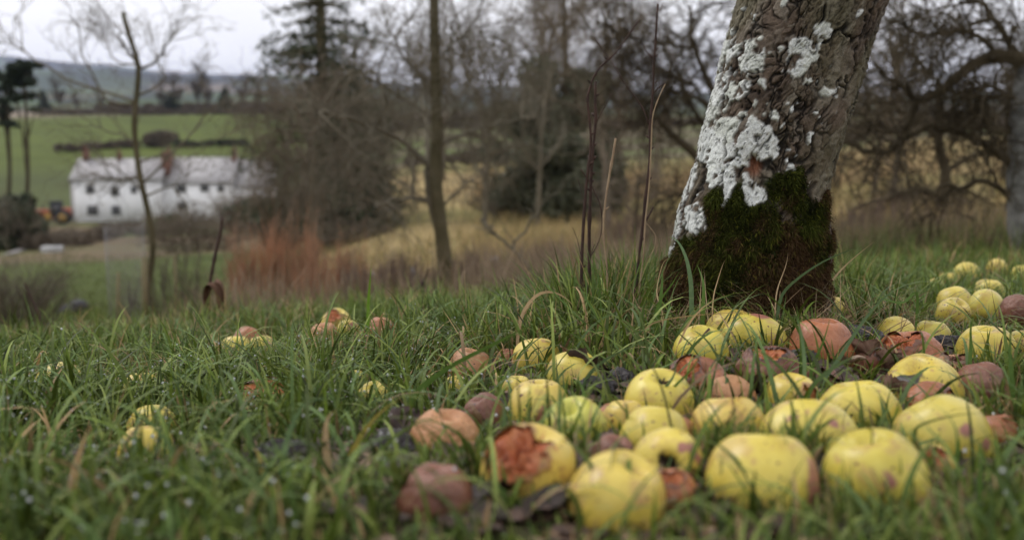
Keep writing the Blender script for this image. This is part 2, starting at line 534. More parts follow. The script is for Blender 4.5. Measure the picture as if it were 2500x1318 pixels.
    h = h - .010 * hol * (.4 + fbm(q * np.array([90, 90, 30]), 2, 175))
    p = p + nrm * h[:, None]
    def C(*c): return np.array(c)[None, :]
    t1 = fbm(q * 40, 4, 181)[:, None]; t2 = fbm(q * np.array([9, 9, 6]), 3, 191)[:, None]
    bark = C(.092, .067, .048) * (.45 + 1.1 * t1)
    bark = bark + (C(.165, .14, .11) - bark) * sstep(.52, .72, cid * .5 + t2[:, 0] * .5)[:, None] * .8
    bark = bark * (.62 + .76 * fbm(q * np.array([150, 150, 70]), 3, 185)[:, None])
    bark = bark + (C(.10, .10, .05) - bark) * sstep(.5, .7, t2) * .45
    bark = bark * (1 - .86 * crack[:, None]) * (1 - .60 * crack2[:, None])
    bark = bark + (C(.19, .075, .04) * (.5 + t1) - bark) * (hol * .9)[:, None]
    lc = C(.56, .575, .55) * (.70 + .55 * fbm(q * 120, 3, 201)[:, None])
    lc = lc + (C(.34, .36, .27) - lc) * sstep(.48, .62, fbm(q * 30, 3, 205))[:, None] * .35
    speck = (fbm(q * 260, 2, 215) > .70)[:, None] * .7
    lc = lc * (1 - speck)
    mc = C(.016, .022, .004) + (C(.040, .024, .011) - C(.022, .030, .006)) * sstep(.48, .62, fbm(q * 14, 3, 211) + .12 * (zx > 640))[:, None]
    col = bark + (lc - bark) * lich_s[:, None]
    col = col + (mc - col) * moss_s[:, None]
    m = col_mat("apple_bark", rough=.85, spec=.25, nscale=420, namp=.35, bmp=.6, bd=.0012)
    me = new_mesh("trunk", p - base, grid_faces(nu, nv, True), None, True, m, col)
    link("trunk", me, rt)
    # ---- moss strands
    rng = np.random.default_rng(5)
    mw = soft(moss, 60); idx = np.nonzero((mw > .15 + .75 * np.clip(fbm(q * 60, 3, 221) * 1.6 - .3, 0, 1)) & (lich_s < .3))[0]
    pick = rng.choice(idx, 80000)
    o = p[pick] + rng.normal(0, .0012, (len(pick), 3))
    N = nrm[pick]
    clump = (fbm(q[pick] * 48, 3, 171))
    T = np.stack([-N[:, 1], N[:, 0], 0 * N[:, 0]], 1)
    L = (.003 + .006 * rng.random(len(pick)) + .012 * np.maximum(clump - .45, 0) * 3) * (.5 + .5 * sstep(.3, .9, mw[pick]))
    d = N * (.7 + rng.normal(0, .3, (len(pick), 1))) + T * rng.normal(0, .7, (len(pick), 1)) + np.array([0, 0, 1.]) * rng.normal(.05, .75, (len(pick), 1))
    d /= np.linalg.norm(d, axis=1)[:, None]
    droop = np.array([0, 0, -1.]) * (L * .35)[:, None]
    p1 = o + d * (L * .5)[:, None]; p2 = o + d * L[:, None] + droop
    side = np.cross(d, rng.normal(0, 1, (len(pick), 3))); side /= np.linalg.norm(side, axis=1)[:, None]
    w = (.00045 + .0004 * rng.random(len(pick)))[:, None]
    V = np.stack([o - side * w, o + side * w, p1 + side * w, p1 - side * w, p2], 1).reshape(-1, 3)
    k = np.arange(len(pick))[:, None] * 5
    Q = k + np.array([[0, 1, 2, 3]]); Tt = k + np.array([[3, 2, 4]])
    brownw = sstep(.50, .66, fbm(q[pick] * 14, 3, 211) + .10 * (zx[pick] > 640) + .0007 * (zy[pick] - 900) + rng.normal(0, .05, len(pick)))
    cc = np.array([.046, .056, .009])[None] * (.4 + 1.0 * rng.random((len(pick), 1))) * (.25 + 1.9 * np.clip(clump[:, None] - .25, 0, 1))
    cb = np.array([.095, .055, .026])[None] * (.35 + .9 * rng.random((len(pick), 1)))
    cc = cc + (cb - cc) * brownw[:, None]
    edge = rng.random((len(pick), 1)) < .06
    cc = np.where(edge, cc + np.array([.09, .09, .01]), cc)
    mm = col_mat("moss_fibres", rough=.9, spec=.1, translucent=.25)
    me = new_mesh("moss", V - base, Q, Tt, False, mm, np.repeat(cc, 5, 0))
    link("moss", me, rt)
    # ---- limbs above the frame
    mb_ = MB(); top = np.array([trunk_axis(1.2)[0], TY, 1.19]); rg = random.Random(3)
    for (dx, dy, dz, r) in ((-.55, .15, 1.0, .085), (.75, -.1, .9, .10), (.1, .8, 1.0, .075)):
        d = np.array([dx, dy, dz]); d /= np.linalg.norm(d)
        s0 = top + np.array([dx, dy, 0]) * .09 - np.array([0, 0, .1])
        pts = [s0]
        for i in range(9):
            d = d + np.array([rg.uniform(-.2, .2), rg.uniform(-.2, .2), rg.uniform(-.1, .15)]); d /= np.linalg.norm(d)
            pts.append(pts[-1] + d * .22)
        mb_.tube(pts, np.linspace(r, r * .25, 10), 12)
        for i in range(2, 10):
            for kk in range(4):
                dd = d + np.array([rg.uniform(-1, 1), rg.uniform(-1, 1), rg.uniform(-.2, 1)]); dd /= np.linalg.norm(dd)
                tp = [pts[i]]
                for j in range(6):
                    dd = dd + np.array([rg.uniform(-.3, .3), rg.uniform(-.3, .3), rg.uniform(-.2, .3)]); dd /= np.linalg.norm(dd)
                    tp.append(tp[-1] + dd * .12)
                mb_.tube(tp, np.linspace(.012, .003, 7), 5)
    mb_.build("limb", two_tone("limb_bark", (.13, .10, .075), (.28, .27, .23), 18, bmp=.6, bd=.01), rt, off=base)
    return base
MAIN = main_tree()

# ------------------------------------------------------------------ fallen apples
def apple_shape(res, seed, flat=.86, lump=.02, wrinkle=0.0, pear=0.0):
    rg = np.random.default_rng(seed)
    nu, nv = res, res * 2 // 3
    th = np.linspace(0.0001, np.pi - .0001, nv); ph = np.arange(nu) / nu * 2 * np.pi
    P_, T_ = np.meshgrid(ph, th); P_ = P_.ravel(); T_ = T_.ravel()
    # profile: dimples at both poles
    r = 1.0 - .40 * np.exp(-(T_ / .33) ** 2) - .26 * np.exp(-((np.pi - T_) / .30) ** 2)
    r *= 1 + .018 * np.cos(5 * P_ + rg.random() * 6) * (np.sin(T_) ** 1) * sstep(.8, 2.8, T_) * 2
    d = np.stack([np.sin(T_) * np.cos(P_), np.sin(T_) * np.sin(P_), np.cos(T_)], 1)
    off = rg.random(3) * 50
    r = r * (1 + lump * 4 * (fbm(d * 1.1 + off, 2, seed) - .5))
    if wrinkle:
        w = fbm(d * np.array([9, 9, 2.6]) + off, 4, seed + 3)
        r = r * (1 - wrinkle * 1.6 * np.abs(w - .5) * 2 + wrinkle * (fbm(d * 2.2 + off, 3, seed + 9) - .5) * 2.0)
    v = d * r[:, None]
    v[:, 2] *= flat
    v[:, 0] *= 1 + pear; 
    return nu, nv, d, v

def flesh_mat(name, c1, c2, c3):
    m, n, l, b = nodemat(name)
    t = n.new("ShaderNodeTexCoord")
    f = noise(n, l, 95, 6, t.outputs["Object"], .65); g = noise(n, l, 30, 3, t.outputs["Object"])
    c = mixrgb(n, l, mrange(n, l, f, .35, .65), c1, c2)
    c = mixrgb(n, l, mrange(n, l, g, .48, .68), c, c3)
    l.new(c, b.inputs["Base Color"]); b.inputs["Roughness"].default_value = .3
    b.inputs["Specular IOR Level"].default_value = .5
    bump(n, l, b, f, 1.0, .006)
    return m

def skin_mat(name, c1, c2, c3, dots, dotcol, bruise_col, rough=.34, freckle=.15, wr=0.0):
    """two-tone skin, fine lenticels, brown freckling, plus painted-on bruises kept in the mesh attribute"""
    m, n, l, b = nodemat(name)
    t = n.new("ShaderNodeTexCoord"); oi = n.new("ShaderNodeObjectInfo")
    mp = n.new("ShaderNodeVectorMath"); mp.operation = 'ADD'
    sc = n.new("ShaderNodeVectorMath"); sc.operation = 'SCALE'
    cmb = n.new("ShaderNodeCombineXYZ")
    for i in range(3): l.new(oi.outputs["Random"], cmb.inputs[i])
    l.new(cmb.outputs[0], sc.inputs[0]); sc.inputs["Scale"].default_value = 7.0
    l.new(t.outputs["Object"], mp.inputs[0]); l.new(sc.outputs[0], mp.inputs[1])
    vec = mp.outputs[0]
    big = noise(n, l, 16, 3, vec); mid = noise(n, l, 60, 5, vec); fine = noise(n, l, 330, 3, vec)
    c = mixrgb(n, l, mrange(n, l, big, .38, .68), c1, c2)
    c = mixrgb(n, l, mrange(n, l, mid, .35, .75, 0, .6), c, c3)
    if not wr:
        c = mixrgb(n, l, mrange(n, l, oi.outputs["Random"], .35, 1.0, 0, .42), c, (.42, .40, .055))
        fr_ = n.new("ShaderNodeMath"); fr_.operation = 'MULTIPLY'; l.new(oi.outputs["Random"], fr_.inputs[0]); fr_.inputs[1].default_value = 7.13
        f2_ = n.new("ShaderNodeMath"); f2_.operation = 'FRACT'; l.new(fr_.outputs[0], f2_.inputs[0])
        c = mixrgb(n, l, mrange(n, l, f2_.outputs[0], .5, 1.0, 0, .45), c, (.50, .33, .065))
    vo = n.new("ShaderNodeTexVoronoi"); vo.inputs["Scale"].default_value = 210; l.new(vec, vo.inputs["Vector"])
    sz = n.new("ShaderNodeSeparateColor"); l.new(vo.outputs["Color"], sz.inputs[0])
    thr = n.new("ShaderNodeMath"); thr.operation = 'MULTIPLY'; l.new(sz.outputs[0], thr.inputs[0]); l.new(sz.outputs[1], thr.inputs[1])
    sc2 = n.new("ShaderNodeMath"); sc2.operation = 'MULTIPLY'; l.new(thr.outputs[0], sc2.inputs[0]); sc2.inputs[1].default_value = dots
    ds = n.new("ShaderNodeMath"); ds.operation = 'SUBTRACT'; l.new(sc2.outputs[0], ds.inputs[0]); l.new(vo.outputs["Distance"], ds.inputs[1])
    dm = mrange(n, l, ds.outputs[0], 0.0, 0.12)
    c = mixrgb(n, l, dm, c, dotcol)
    fr = n.new("ShaderNodeMath"); fr.operation = 'MULTIPLY'
    l.new(mrange(n, l, noise(n, l, 26, 4, vec), .56, .72), fr.inputs[0]); l.new(mrange(n, l, fine, .40, .62), fr.inputs[1])
    fm = n.new("ShaderNodeMath"); fm.operation = 'MULTIPLY'; l.new(fr.outputs[0], fm.inputs[0]); fm.inputs[1].default_value = freckle
    c = mixrgb(n, l, fm.outputs[0], c, (.26, .11, .04))
    ab = n.new("ShaderNodeAttribute"); ab.attribute_name = "bruise"
    c = mixrgb(n, l, ab.outputs["Fac"], c, mixrgb(n, l, mrange(n, l, mid, .3, .7), bruise_col, tuple(x * .6 for x in bruise_col)))
    asb = n.new("ShaderNodeAttribute"); asb.attribute_name = "scab"
    c = mixrgb(n, l, asb.outputs["Fac"], c, (.022, .017, .014))
    l.new(c, b.inputs["Base Color"])
    b.inputs["Roughness"].default_value = rough
    b.inputs["Specular IOR Level"].default_value = .42
    b.inputs["Subsurface Weight"].default_value = .0
    if wr: 
        bump(n, l, b, noise(n, l, 120, 6, vec, .6), wr, .004)
    else:
        bump(n, l, b, noise(n, l, 90, 3, vec), .12, .002)
    return m

M_Y = skin_mat("yellow_skin", (.58, .46, .075), (.46, .35, .045), (.60, .51, .12), .46, (.15, .08, .03), (.36, .15, .11), freckle=.5)
M_G = skin_mat("green_yellow_skin", (.38, .38, .06), (.48, .44, .08), (.52, .48, .11), .34, (.16, .14, .045), (.36, .15, .11), freckle=.2)
M_F = skin_mat("freckled_yellow_skin", (.56, .40, .085), (.50, .42, .07), (.54, .37, .10), .60, (.12, .055, .02), (.30, .12, .07), freckle=1.0)
M_B = skin_mat("brown_rotten_skin", (.33, .115, .046), (.17, .058, .026), (.38, .16, .075), .4, (.06, .03, .02), (.09, .045, .035), rough=.36, wr=.35)
M_T = skin_mat("peach_rotten_skin", (.42, .20, .085), (.26, .10, .042), (.46, .26, .13), .5, (.10, .045, .02), (.07, .05, .045), rough=.45, wr=.45)
M_M = skin_mat("mauve_rotten_skin", (.17, .062, .036), (.085, .033, .022), (.22, .105, .065), .4, (.03, .02, .02), (.05, .035, .03), rough=.42, wr=.45)
M_K = skin_mat("black_rotten_skin", (.028, .022, .024), (.016, .014, .018), (.045, .034, .032), .4, (.01, .01, .01), (.02, .015, .015), rough=.42, wr=1.0)
M_FL = flesh_mat("orange_flesh", (.44, .13, .035), (.30, .065, .022), (.55, .25, .10))
M_FD = flesh_mat("dark_flesh", (.22, .085, .04), (.10, .035, .02), (.33, .15, .08))
M_CAL = two_tone("dried_calyx", (.03, .02, .012), (.08, .05, .03), 200, .9)
M_STEM = two_tone("apple_stalk", (.06, .035, .02), (.12, .08, .045), 80, .8)
SK = dict(y=M_Y, g=M_G, f=M_F, b=M_B, p=M_T, m=M_M, k=M_K)
APPLES = []   # (x, y, z, R, hz) for keeping blades out

# cx, top, width, bottom, skin, extra, label
AL = [
 (1310, 825, 104, 905, 'y', '', "round yellow apple half hidden by grass, left of the one behind the curled leaf"),
 (1402, 862, 132, 946, 'y', '', "yellow apple right behind the curled dark dead leaf"),
 (1610, 898, 170, 1038, 'y', 'cal:.1,-.35,.93', "large clean yellow apple showing its dried eye on top, left of the rotten orange apples"),
 (1316, 925, 158, 1036, 'f', 'br:.15,-.9,.05,.30;sc:.1,-.95,-.15,.16', "yellow apple browned with freckles and a dark rotten spot on its front"),
 (1263, 924, 46, 962, 'y', '', "small sliver of yellow apple peeping from the grass behind the browned freckled apple"),
 (1404, 966, 168, 1090, 'g', '', "greenish smooth apple in front of the browned freckled one"),
 (1521, 976, 118, 1062, 'f', '', "yellow apple with fine dark cracks wedged below the large clean apple"),
 (1606, 1001, 172, 1105, 'y', '', "plain pale yellow apple behind the one with the black hole"),
 (1635, 1042, 176, 1172, 'y', 'cal:-.15,-.90,.38;hole;br:.62,-.52,.58,.22;br:.25,-.62,.75,.15;br:.8,-.5,.25,.2;br:.42,-.85,-.12,.2', "yellow apple with a black rotten hole and mauve bruises"),
 (1508, 1126, 240, 1275, 'y', '', "blurred yellow apple lowest in the row, left of the one with the black hole"),
 (1292, 1032, 235, 1205, 'f', 'torn:-.35,-.55,.72,.95', "half eaten apple with torn orange flesh above and yellow skin below"),
 (1086, 996, 160, 1112, 'p', 'torn:.75,-.62,-.35,.55', "tan rotten apple with a dark opening low on its right side"),
 (1182, 956, 104, 1050, 'm', '', "dull mauve rotten apple behind the tan one with the opening"),
 (1716, 794, 138, 890, 'y', 'stem:-.05,-.28,.95', "yellow apple with a deep stalk dimple on top, front one of three at the trunk"),
 (1845, 766, 142, 854, 'y', 'br:.15,-.1,.95,.34', "oval spotted yellow apple with a reddish top at the foot of the trunk"),
 (1790, 755, 112, 836, 'y', '', "yellow apple tucked behind the two at the foot of the trunk"),
 (1920, 731, 84, 792, 'b', '', "smooth red brown rotten apple touching the mossy trunk base"),
 (2012, 776, 160, 905, 'b', 'tall', "big domed brown apple with wrinkled skin, tallest of the rotten ones"),
 (1880, 849, 152, 940, 'm', 'torn:-.05,-.25,.95,.72', "brown apple burst open on top with crumbly orange flesh"),
 (1712, 869, 164, 968, 'b', 'torn:-.5,-.35,.75,.7', "collapsed rust red apple behind the large clean yellow one"),
 (1786, 921, 122, 1004, 'p', 'br:.55,-.75,-.05,.5', "tan speckled rotten apple with a grey black patch"),
 (1940, 923, 136, 1004, 'y', 'torn:.35,-.75,.30,.62', "pale yellow apple with a ragged orange bite in its front"),
 (2105, 936, 188, 1048, 'y', 'sp', "long oval yellow apple sprinkled with dark specks, right of the bitten pale apple"),
 (2253, 889, 184, 988, 'y', 'sc:-.62,-.62,.42,.30;sc:-.35,-.65,.65,.12;sp', "yellow apple with a large black scab on its left shoulder"),
 (2410, 882, 132, 988, 'm', '', "plain dark brown rotten apple at the right, behind the greenish one"),
 (2278, 946, 128, 1012, 'b', 'torn:.55,-.5,.5,.45', "brown rotten apple with a split flap of skin in front of the scabbed apple"),
 (2316, 981, 232, 1118, 'g', 'br:.1,-.85,.5,.10;br:.5,-.8,.2,.1', "big greenish yellow apple at the lower right with small rusty scars"),
 (1782, 984, 194, 1082, 'f', '', "ribbed yellow apple with brown flecks between the plain pale and the broad yellow one"),
 (1984, 998, 222, 1112, 'y', 'br:-.5,-.5,.7,.09;br:.3,-.7,.62,.09', "broad yellow apple with two small brown marks in front of the dark specked oval one"),
 (1870, 1058, 266, 1235, 'y', 'br:.88,-.38,.1,.52', "large foreground yellow apple blushing pink brown on its right side"),
 (2152, 1043, 256, 1235, 'y', 'br:-.1,-.9,.35,.1', "largest foreground yellow apple, right of the pink blushed one"),
 (2288, 1090, 66, 1156, 'f', 'torn:-.3,-.6,.6,.7', "small shrivelled pale apple piece under the greenish apple"),
 (2416, 808, 144, 893, 'y', '', "smooth yellow apple with a folded grass blade across it near the right edge"),
 (2191, 776, 97, 838, 'y', '', "yellow apple behind grass, left one of the pair beyond the black rotten lump"),
 (2280, 792, 88, 842, 'y', '', "pale yellow apple directly behind the torn rust brown apple"),
 (2238, 823, 150, 908, 'b', 'torn:-.45,-.35,.8,.75', "rust brown apple torn open at its upper left"),
 (2326, 863, 122, 925, 'p', 'torn:0,-.3,.9,.8;dark', "flattened crumbly brown apple above the scabbed yellow one"),
 (2128, 838, 88, 915, 'm', 'torn:.3,-.6,.5,.5;dark', "dark brown shrivelled apple leaning on the big domed one"),
 (2110, 790, 116, 856, 'k', '', "black rotten apple in the grass behind the big domed one"),
 (2328, 816, 86, 868, 'k', '', "black shrivelled apple beside the smooth yellow one near the right edge"),
 (2030, 738, 72, 792, 'y', '', "yellow apple glimpsed through grass just right of the trunk base"),
 (2418, 708, 78, 757, 'y', '', "round yellow apple standing highest of the out of focus cluster at the right"),
 (2333, 736, 78, 782, 'y', '', "yellow apple left of the highest round one in the blurred cluster"),
 (2411, 753, 90, 799, 'y', '', "yellow apple just below the highest round one in the blurred cluster"),
 (2330, 768, 78, 808, 'f', '', "dull freckled apple low in the grass of the blurred cluster"),
 (2492, 746, 92, 812, 'm', '', "mauve brown apple cut off by the right edge"),
 (2505, 806, 76, 868, 'y', '', "yellow apple cut off by the right edge below the mauve one"),
 (2318, 681, 48, 712, 'y', '', "small distant yellow apple, left one of the far pair on the brow"),
 (2364, 663, 62, 703, 'y', '', "distant yellow apple, right and larger one of the far pair on the brow"),
 (2436, 650, 50, 684, 'f', '', "farthest yellow apple in the grass near the right edge"),
 (2500, 662, 52, 700, 'y', '', "distant yellow apple on the brow cut by the right edge"),
 (2282, 694, 40, 722, 'f', '', "small rusty yellow apple left of the far pair"),
 (574, 850, 64, 892, 'y', '', "yellow apple left of the dark red one in the left hand trio"),
 (638, 848, 56, 887, 'y', '', "yellow apple right of the dark red one in the left hand trio"),
 (602, 829, 58, 868, 'b', '', "dark red brown rotten apple between two yellow ones at the left"),
 (820, 786, 58, 826, 'f', 'torn:0,-.6,.7,.8', "orange torn apple, highest of the far middle group"),
 (850, 800, 46, 836, 'f', 'br:.5,-.6,.4,.5', "yellow apple with brown cheek in the far middle group"),
 (790, 820, 54, 852, 'p', '', "pinkish tan apple in front of the orange torn one"),
 (930, 794, 54, 836, 'b', '', "reddish brown rotten apple right of the far middle group"),
 (900, 812, 42, 846, 'b', 'torn:0,-.7,.5,.8', "orange apple shred between the far middle group and the reddish one"),
 (1146, 856, 112, 928, 'p', '', "peach brown apple veiled by grass in the middle of the picture"),
 (132, 897, 98, 962, 'f', 'torn:.5,-.5,.6,.5', "yellow apple with an orange torn right side at the far left"),
 (64, 926, 60, 968, 'y', '', "yellow apple sunk in grass at the far left edge"),
 (340, 921, 84, 972, 'y', 'torn:.7,-.6,.1,.5', "yellow apple with orange wound deep in wet grass"),
 (640, 966, 128, 1018, 'b', 'torn:0,-.5,.8,1.2', "crumbled orange apple remains in wet grass left of the middle"),
 (362, 1012, 100, 1066, 'y', '', "yellow apple buried in wet grass below the wounded one"),
 (350, 1068, 116, 1125, 'y', '', "yellow apple almost covered by blades at the lower left"),
 (914, 940, 78, 990, 'y', '', "pale yellow apple seen between blades in the middle foreground"),
 (866, 908, 58, 950, 'y', '', "small yellow apple behind the pale one between the blades"),
 (1112, 916, 70, 966, 'y', '', "yellow apple behind blades left of the mauve rotten one"),
 (1062, 1128, 190, 1262, 'm', '', "dark mauve rotten apple at the bottom in front of the tan one"),
 (690, 1078, 130, 1150, 'k', '', "black rotten apple in the grass below the crumbled orange one"),
 (196, 1080, 96, 1135, 'k', '', "black rotten apple deep in the grass at the lower left"),
 (965, 1050, 110, 1120, 'k', '', "black rotten apple left of the tan one with the opening"),
 (1460, 915, 90, 985, 'k', '', "black decayed apple beneath the curled dead leaf"),
 (1660, 1030, 90, 1085, 'b', '', "brown rotten apple squeezed between the plain pale and the ribbed yellow ones"),
 (1500, 1080, 90, 1140, 'm', '', "mauve rotten apple low between the greenish smooth and the holed apple"),
 (2010, 900, 90, 955, 'm', 'torn:-.2,-.5,.8,.6;dark', "dark crumbled apple in the hollow below the big domed brown one"),
 (2190, 925, 70, 965, 'k', '', "black rotten apple left of the scabbed yellow apple"),
 (1850, 1010, 80, 1060, 'k', '', "black rotten apple between the tan speckled and the bitten pale apple"),
 (1500, 1010, 60, 1050, 'b', '', "small brown rotten apple behind the cracked yellow one"),
 (2080, 1080, 110, 1150, 'm', '', "dull rotten apple between the two biggest foreground yellow ones"),
 (1640, 1150, 120, 1235, 'b', 'torn:0,-.4,.9,.6', "orange brown split apple at the bottom beside the pink blushed one"),
 (2440, 1010, 100, 1085, 'b', '', "reddish brown rotten apple behind the greenish one at the right"),
 (1240, 850, 60, 890, 'b', '', "small red brown apple in the grass left of the round half hidden one"),
 (1960, 850, 80, 905, 'k', '', "black rotten apple at the left foot of the big domed one"),
 (1515, 893, 66, 945, 'k', '', "black decayed apple behind the large clean yellow one"),
]
def make_apples():
    rg = np.random.default_rng(77)
    items = []
    for i, (cx, top, w, bot, sk, ex, lab) in enumerate(AL):
        c = on_ground(cx, bot - .04 * w)
        Y = c[1]; R = w / 2 / F * Y * 1.05
        # cap odd sizes
        if cx < 1000: R *= 1.15
        R = min(max(R, .020), .058)
        items.append([c[0], c[1] + R * .35, R, i])
    # keep neighbours from cutting deeply into each other
    for it in range(30):
        for a in range(len(items)):
            for b in range(a + 1, len(items)):
                A, B = items[a], items[b]
                dx, dy = B[0] - A[0], B[1] - A[1]; d = math.hypot(dx, dy); need = (A[2] + B[2]) * .86
                if 1e-6 < d < need:
                    k = (need - d) * .25; dx /= d; dy /= d
                    A[0] -= dx * k * .4; A[1] -= dy * k; B[0] += dx * k * .4; B[1] += dy * k
    for x, y, R, i in items:
        cx, top, w, bot, sk, ex, lab = AL[i]
        Hpx = (bot - top) / w
        res = 108 if w > 120 else (72 if w > 70 else 48)
        wr = {'b': .045, 'p': .04, 'm': .055, 'k': .28}.get(sk, .0)
        lump = (.022 + .022 * rg.random()) if sk in 'ygf' else .05
        ops = [o.split(':') for o in ex.split(';') if o]
        flat = 1.00 + .14 * rg.random()
        if 'tall' in ex: flat = 1.2; wr = .03
        if sk == 'k': flat = .8
        if lab.startswith('flattened') or 'collapsed' in lab: flat = .85
        pr = rg.normal(0, .05)
        if 'oval' in lab: pr = .12; flat *= .90
        nu, nv, d, v = apple_shape(res, 100 + i, flat, lump, wr, pr)
        # axis of the core
        if any(o[0] in ('cal', 'stem') for o in ops):
            a = [o for o in ops if o[0] in ('cal', 'stem')][0]
            axis = Vector([float(t) for t in a[1].split(',')]).normalized()
            eye = a[0] == 'cal'
        else:
            tl = rg.random() * 1.0 if sk in 'ygf' else rg.random() * .7; az = rg.random() * 6.28
            if rg.random() < .5: az = 1.0 + rg.random()          # lean the dimple away
            axis = Vector((math.sin(tl) * math.cos(az), math.sin(tl) * math.sin(az), math.cos(tl))); eye = False
        rot = axis.to_track_quat('Z', 'Y').to_matrix()
        Rm = np.array(rot)
        v = (v @ Rm.T) * R; dw = d @ Rm.T
        hz = v[:, 2].max() - v[:, 2].min()
        g = Gs(x, y)
        sink = .05 + .06 * rg.random()
        loc = np.array([x, y, g - v[:, 2].min() - sink * hz])
        for _ in range(4):
            tp = proj(v + loc)[1].min(); loc[2] += np.clip((tp - top) * loc[1] / F, -.03, .03)
        lowest = g - v[:, 2].min(); loc[2] = min(max(loc[2], lowest - (.42 if loc[1] < 1.7 else .05) * hz), lowest + (.12 if loc[1] < 1.7 else .8) * hz)
        bru = np.zeros(len(d)); sca = np.zeros(len(d)); torn = None
        nz = fbm(dw * 5 + i * 3.1, 4, 300 + i) - .5
        for o in ops:
            if o[0] in ('br', 'sc'):
                a = [float(t) for t in o[1].split(',')]
                c = np.array(a[:3]); c /= np.linalg.norm(c)
                dist = np.arccos(np.clip(dw @ c, -1, 1)) + nz * (.28 if o[0] == 'br' else .55)
                k = sstep(a[3] + .05, a[3] - .03, dist)
                if o[0] == 'br': bru = np.maximum(bru, k)
                else: sca = np.maximum(sca, k)
            if o[0] == 'torn':
                a = [float(t) for t in o[1].split(',')]
                c = np.array(a[:3]); c /= np.linalg.norm(c); torn = (c, a[3])
            if o[0] == 'sp':
                f1, f2, cid = worley(dw * 7.5 + i, 9)
                sca = np.maximum(sca, sstep(.17, .09, f1 / (.35 + cid)) * .9)
        if eye:   # darkened basin
            sca = np.maximum(sca, sstep(.985, 1.0, d[:, 2]) * .5)
        if 'hole' in ex:
            sca = np.maximum(sca, sstep(.36, .26, np.arccos(np.clip(d[:, 2], -1, 1)) + nz * .3))
        if sk in 'ygf': bru = np.maximum(bru, np.maximum(.32 * sstep(.58, .70, fbm(dw * 2.5 + i, 3, 500 + i)), .55 * sstep(.74, .78, fbm(dw * 6 + i, 2, 520 + i))))
        q = grid_faces(nu, nv, True)[:, ::-1]
        mat = SK[sk]
        nm = "yellow_apple" if sk in 'ygf' else "rotten_apple"
        if torn is not None:
            c, rad = torn
            dist = np.arccos(np.clip(dw @ c, -1, 1)) + nz * .55 + .12 * (fbm(dw * 14, 2, 600 + i) - .5)
            inside = dist < rad * .78
            fin = inside[q].all(1)
            # skin lip curls slightly outwards near the tear
            lip = sstep(rad * .78 + .16, rad * .78, dist)
            v2 = v * (1 + .045 * lip)[:, None]
            bru = np.maximum(bru, lip * .75)
            me = new_mesh(nm, v2, q[~fin], None, True, mat, None, {"bruise": bru, "scab": sca})
            o = link(nm, me, None, loc)
            fz = fbm(dw * 5.5 + i, 4, 700 + i) - .5; fz2 = fbm(dw * 17 + i, 3, 720 + i) - .5
            dep = sstep(rad * .95, rad * .3, np.arccos(np.clip(dw @ c, -1, 1)))
            v3 = v * (.955 - .24 * dep + .55 * fz * (.3 + dep) + .26 * fz2 * (.2 + dep))[:, None]
            near = (dist < rad * .78 + .35)[q].any(1)
            fl = new_mesh("flesh", v3, q[near], None, True, M_FD if 'dark' in ex else M_FL)
            link("flesh", fl, o)
        else:
            if 'hole' in ex:
                k = sstep(.30, .12, np.arccos(np.clip(d[:, 2], -1, 1)))
                v = v * (1 - .25 * k)[:, None]
            me = new_mesh(nm, v, q, None, True, mat, None, {"bruise": bru, "scab": sca})
            o = link(nm, me, None, loc)
        tag(o, lab, "apple", "fallen apples in the grass")
        axn = np.array(axis)
        if any(o_[0] == 'cal' for o_ in ops):
            mb = MB(); rr = random.Random(i)
            for k in range(7):
                a = k / 7 * 6.28; s = R * .10
                t = np.array(rot @ Vector((math.cos(a), math.sin(a), 0)))
                b0 = axn * R * flat * .60 + t * s * .6
                mb.tube([b0, b0 + axn * R * .10 + t * s * .2, b0 + axn * R * .15 + t * s * rr.uniform(.6, 1.8)], [R * .035, R * .03, R * .008], 5)
            mb.build("calyx", M_CAL, o)
        elif any(o_[0] == 'stem' for o_ in ops):
            b0 = axn * R * flat * .58
            mb = MB(); mb.tube([b0, b0 + axn * R * .2 + np.array([.1, .05, 0]) * R, b0 + axn * R * .38 + np.array([.28, .1, 0]) * R], [R * .035, R * .03, R * .045], 6)
            mb.build("stalk", M_STEM, o)
        APPLES.append((loc[0], loc[1], loc[2], R))
    for a, it in zip(AL, items): pass
    print("APPLE R(mm):", [round(it[2] * 1000) for it in items])
make_apples()
# ------------------------------------------------------------------ dead leaves
def leaf_mesh(L, Wd, curl, fold, seed, mat, jag=.12):
    nu, nv = 15, 27
    rg = np.random.default_rng(seed)
    t = np.linspace(0, 1, nv); s = np.linspace(-1, 1, nu)
    S, T = np.meshgrid(s, t); S = S.ravel(); T = T.ravel()
    wprof = np.sin(np.pi * np.clip(T, 0, 1) ** .8) ** .75
    wprof *= 1 + jag * (vnoise(np.stack([T * 14, S * 0 + np.sign(S), 0 * T + seed], 1), seed) - .5) * 2
    x = S * wprof * Wd / 2
    ang = curl * (T - .3)
    y = L * np.sin(ang) / max(abs(curl), .01); z = L * (1 - np.cos(ang)) / max(abs(curl), .01) * np.sign(curl)
    z = z + fold * np.abs(x) ** 1.3 / (Wd ** .3) + .012 * L / .08 * (fbm(np.stack([x * 60, T * 5, 0 * T + seed], 1), 3, seed) - .5) * 2
    y = y + .01 * (vnoise(np.stack([x * 70, T * 4, 0 * T], 1), seed + 1) - .5)
    v = np.stack([x, y, z], 1)
    me = new_mesh("dead_leaf", v, grid_faces(nu, nv), None, True, mat)
    return me
M_LF = two_tone("dead_leaf", (.10, .055, .035), (.20, .12, .085), 90, .75, .5, .002)
M_LFD = two_tone("dark_dead_leaf", (.030, .020, .018), (.07, .042, .034), 90, .6, .5, .002)
M_LFP = two_tone("pale_dead_leaf", (.22, .15, .11), (.30, .22, .17), 90, .8, .5, .002)
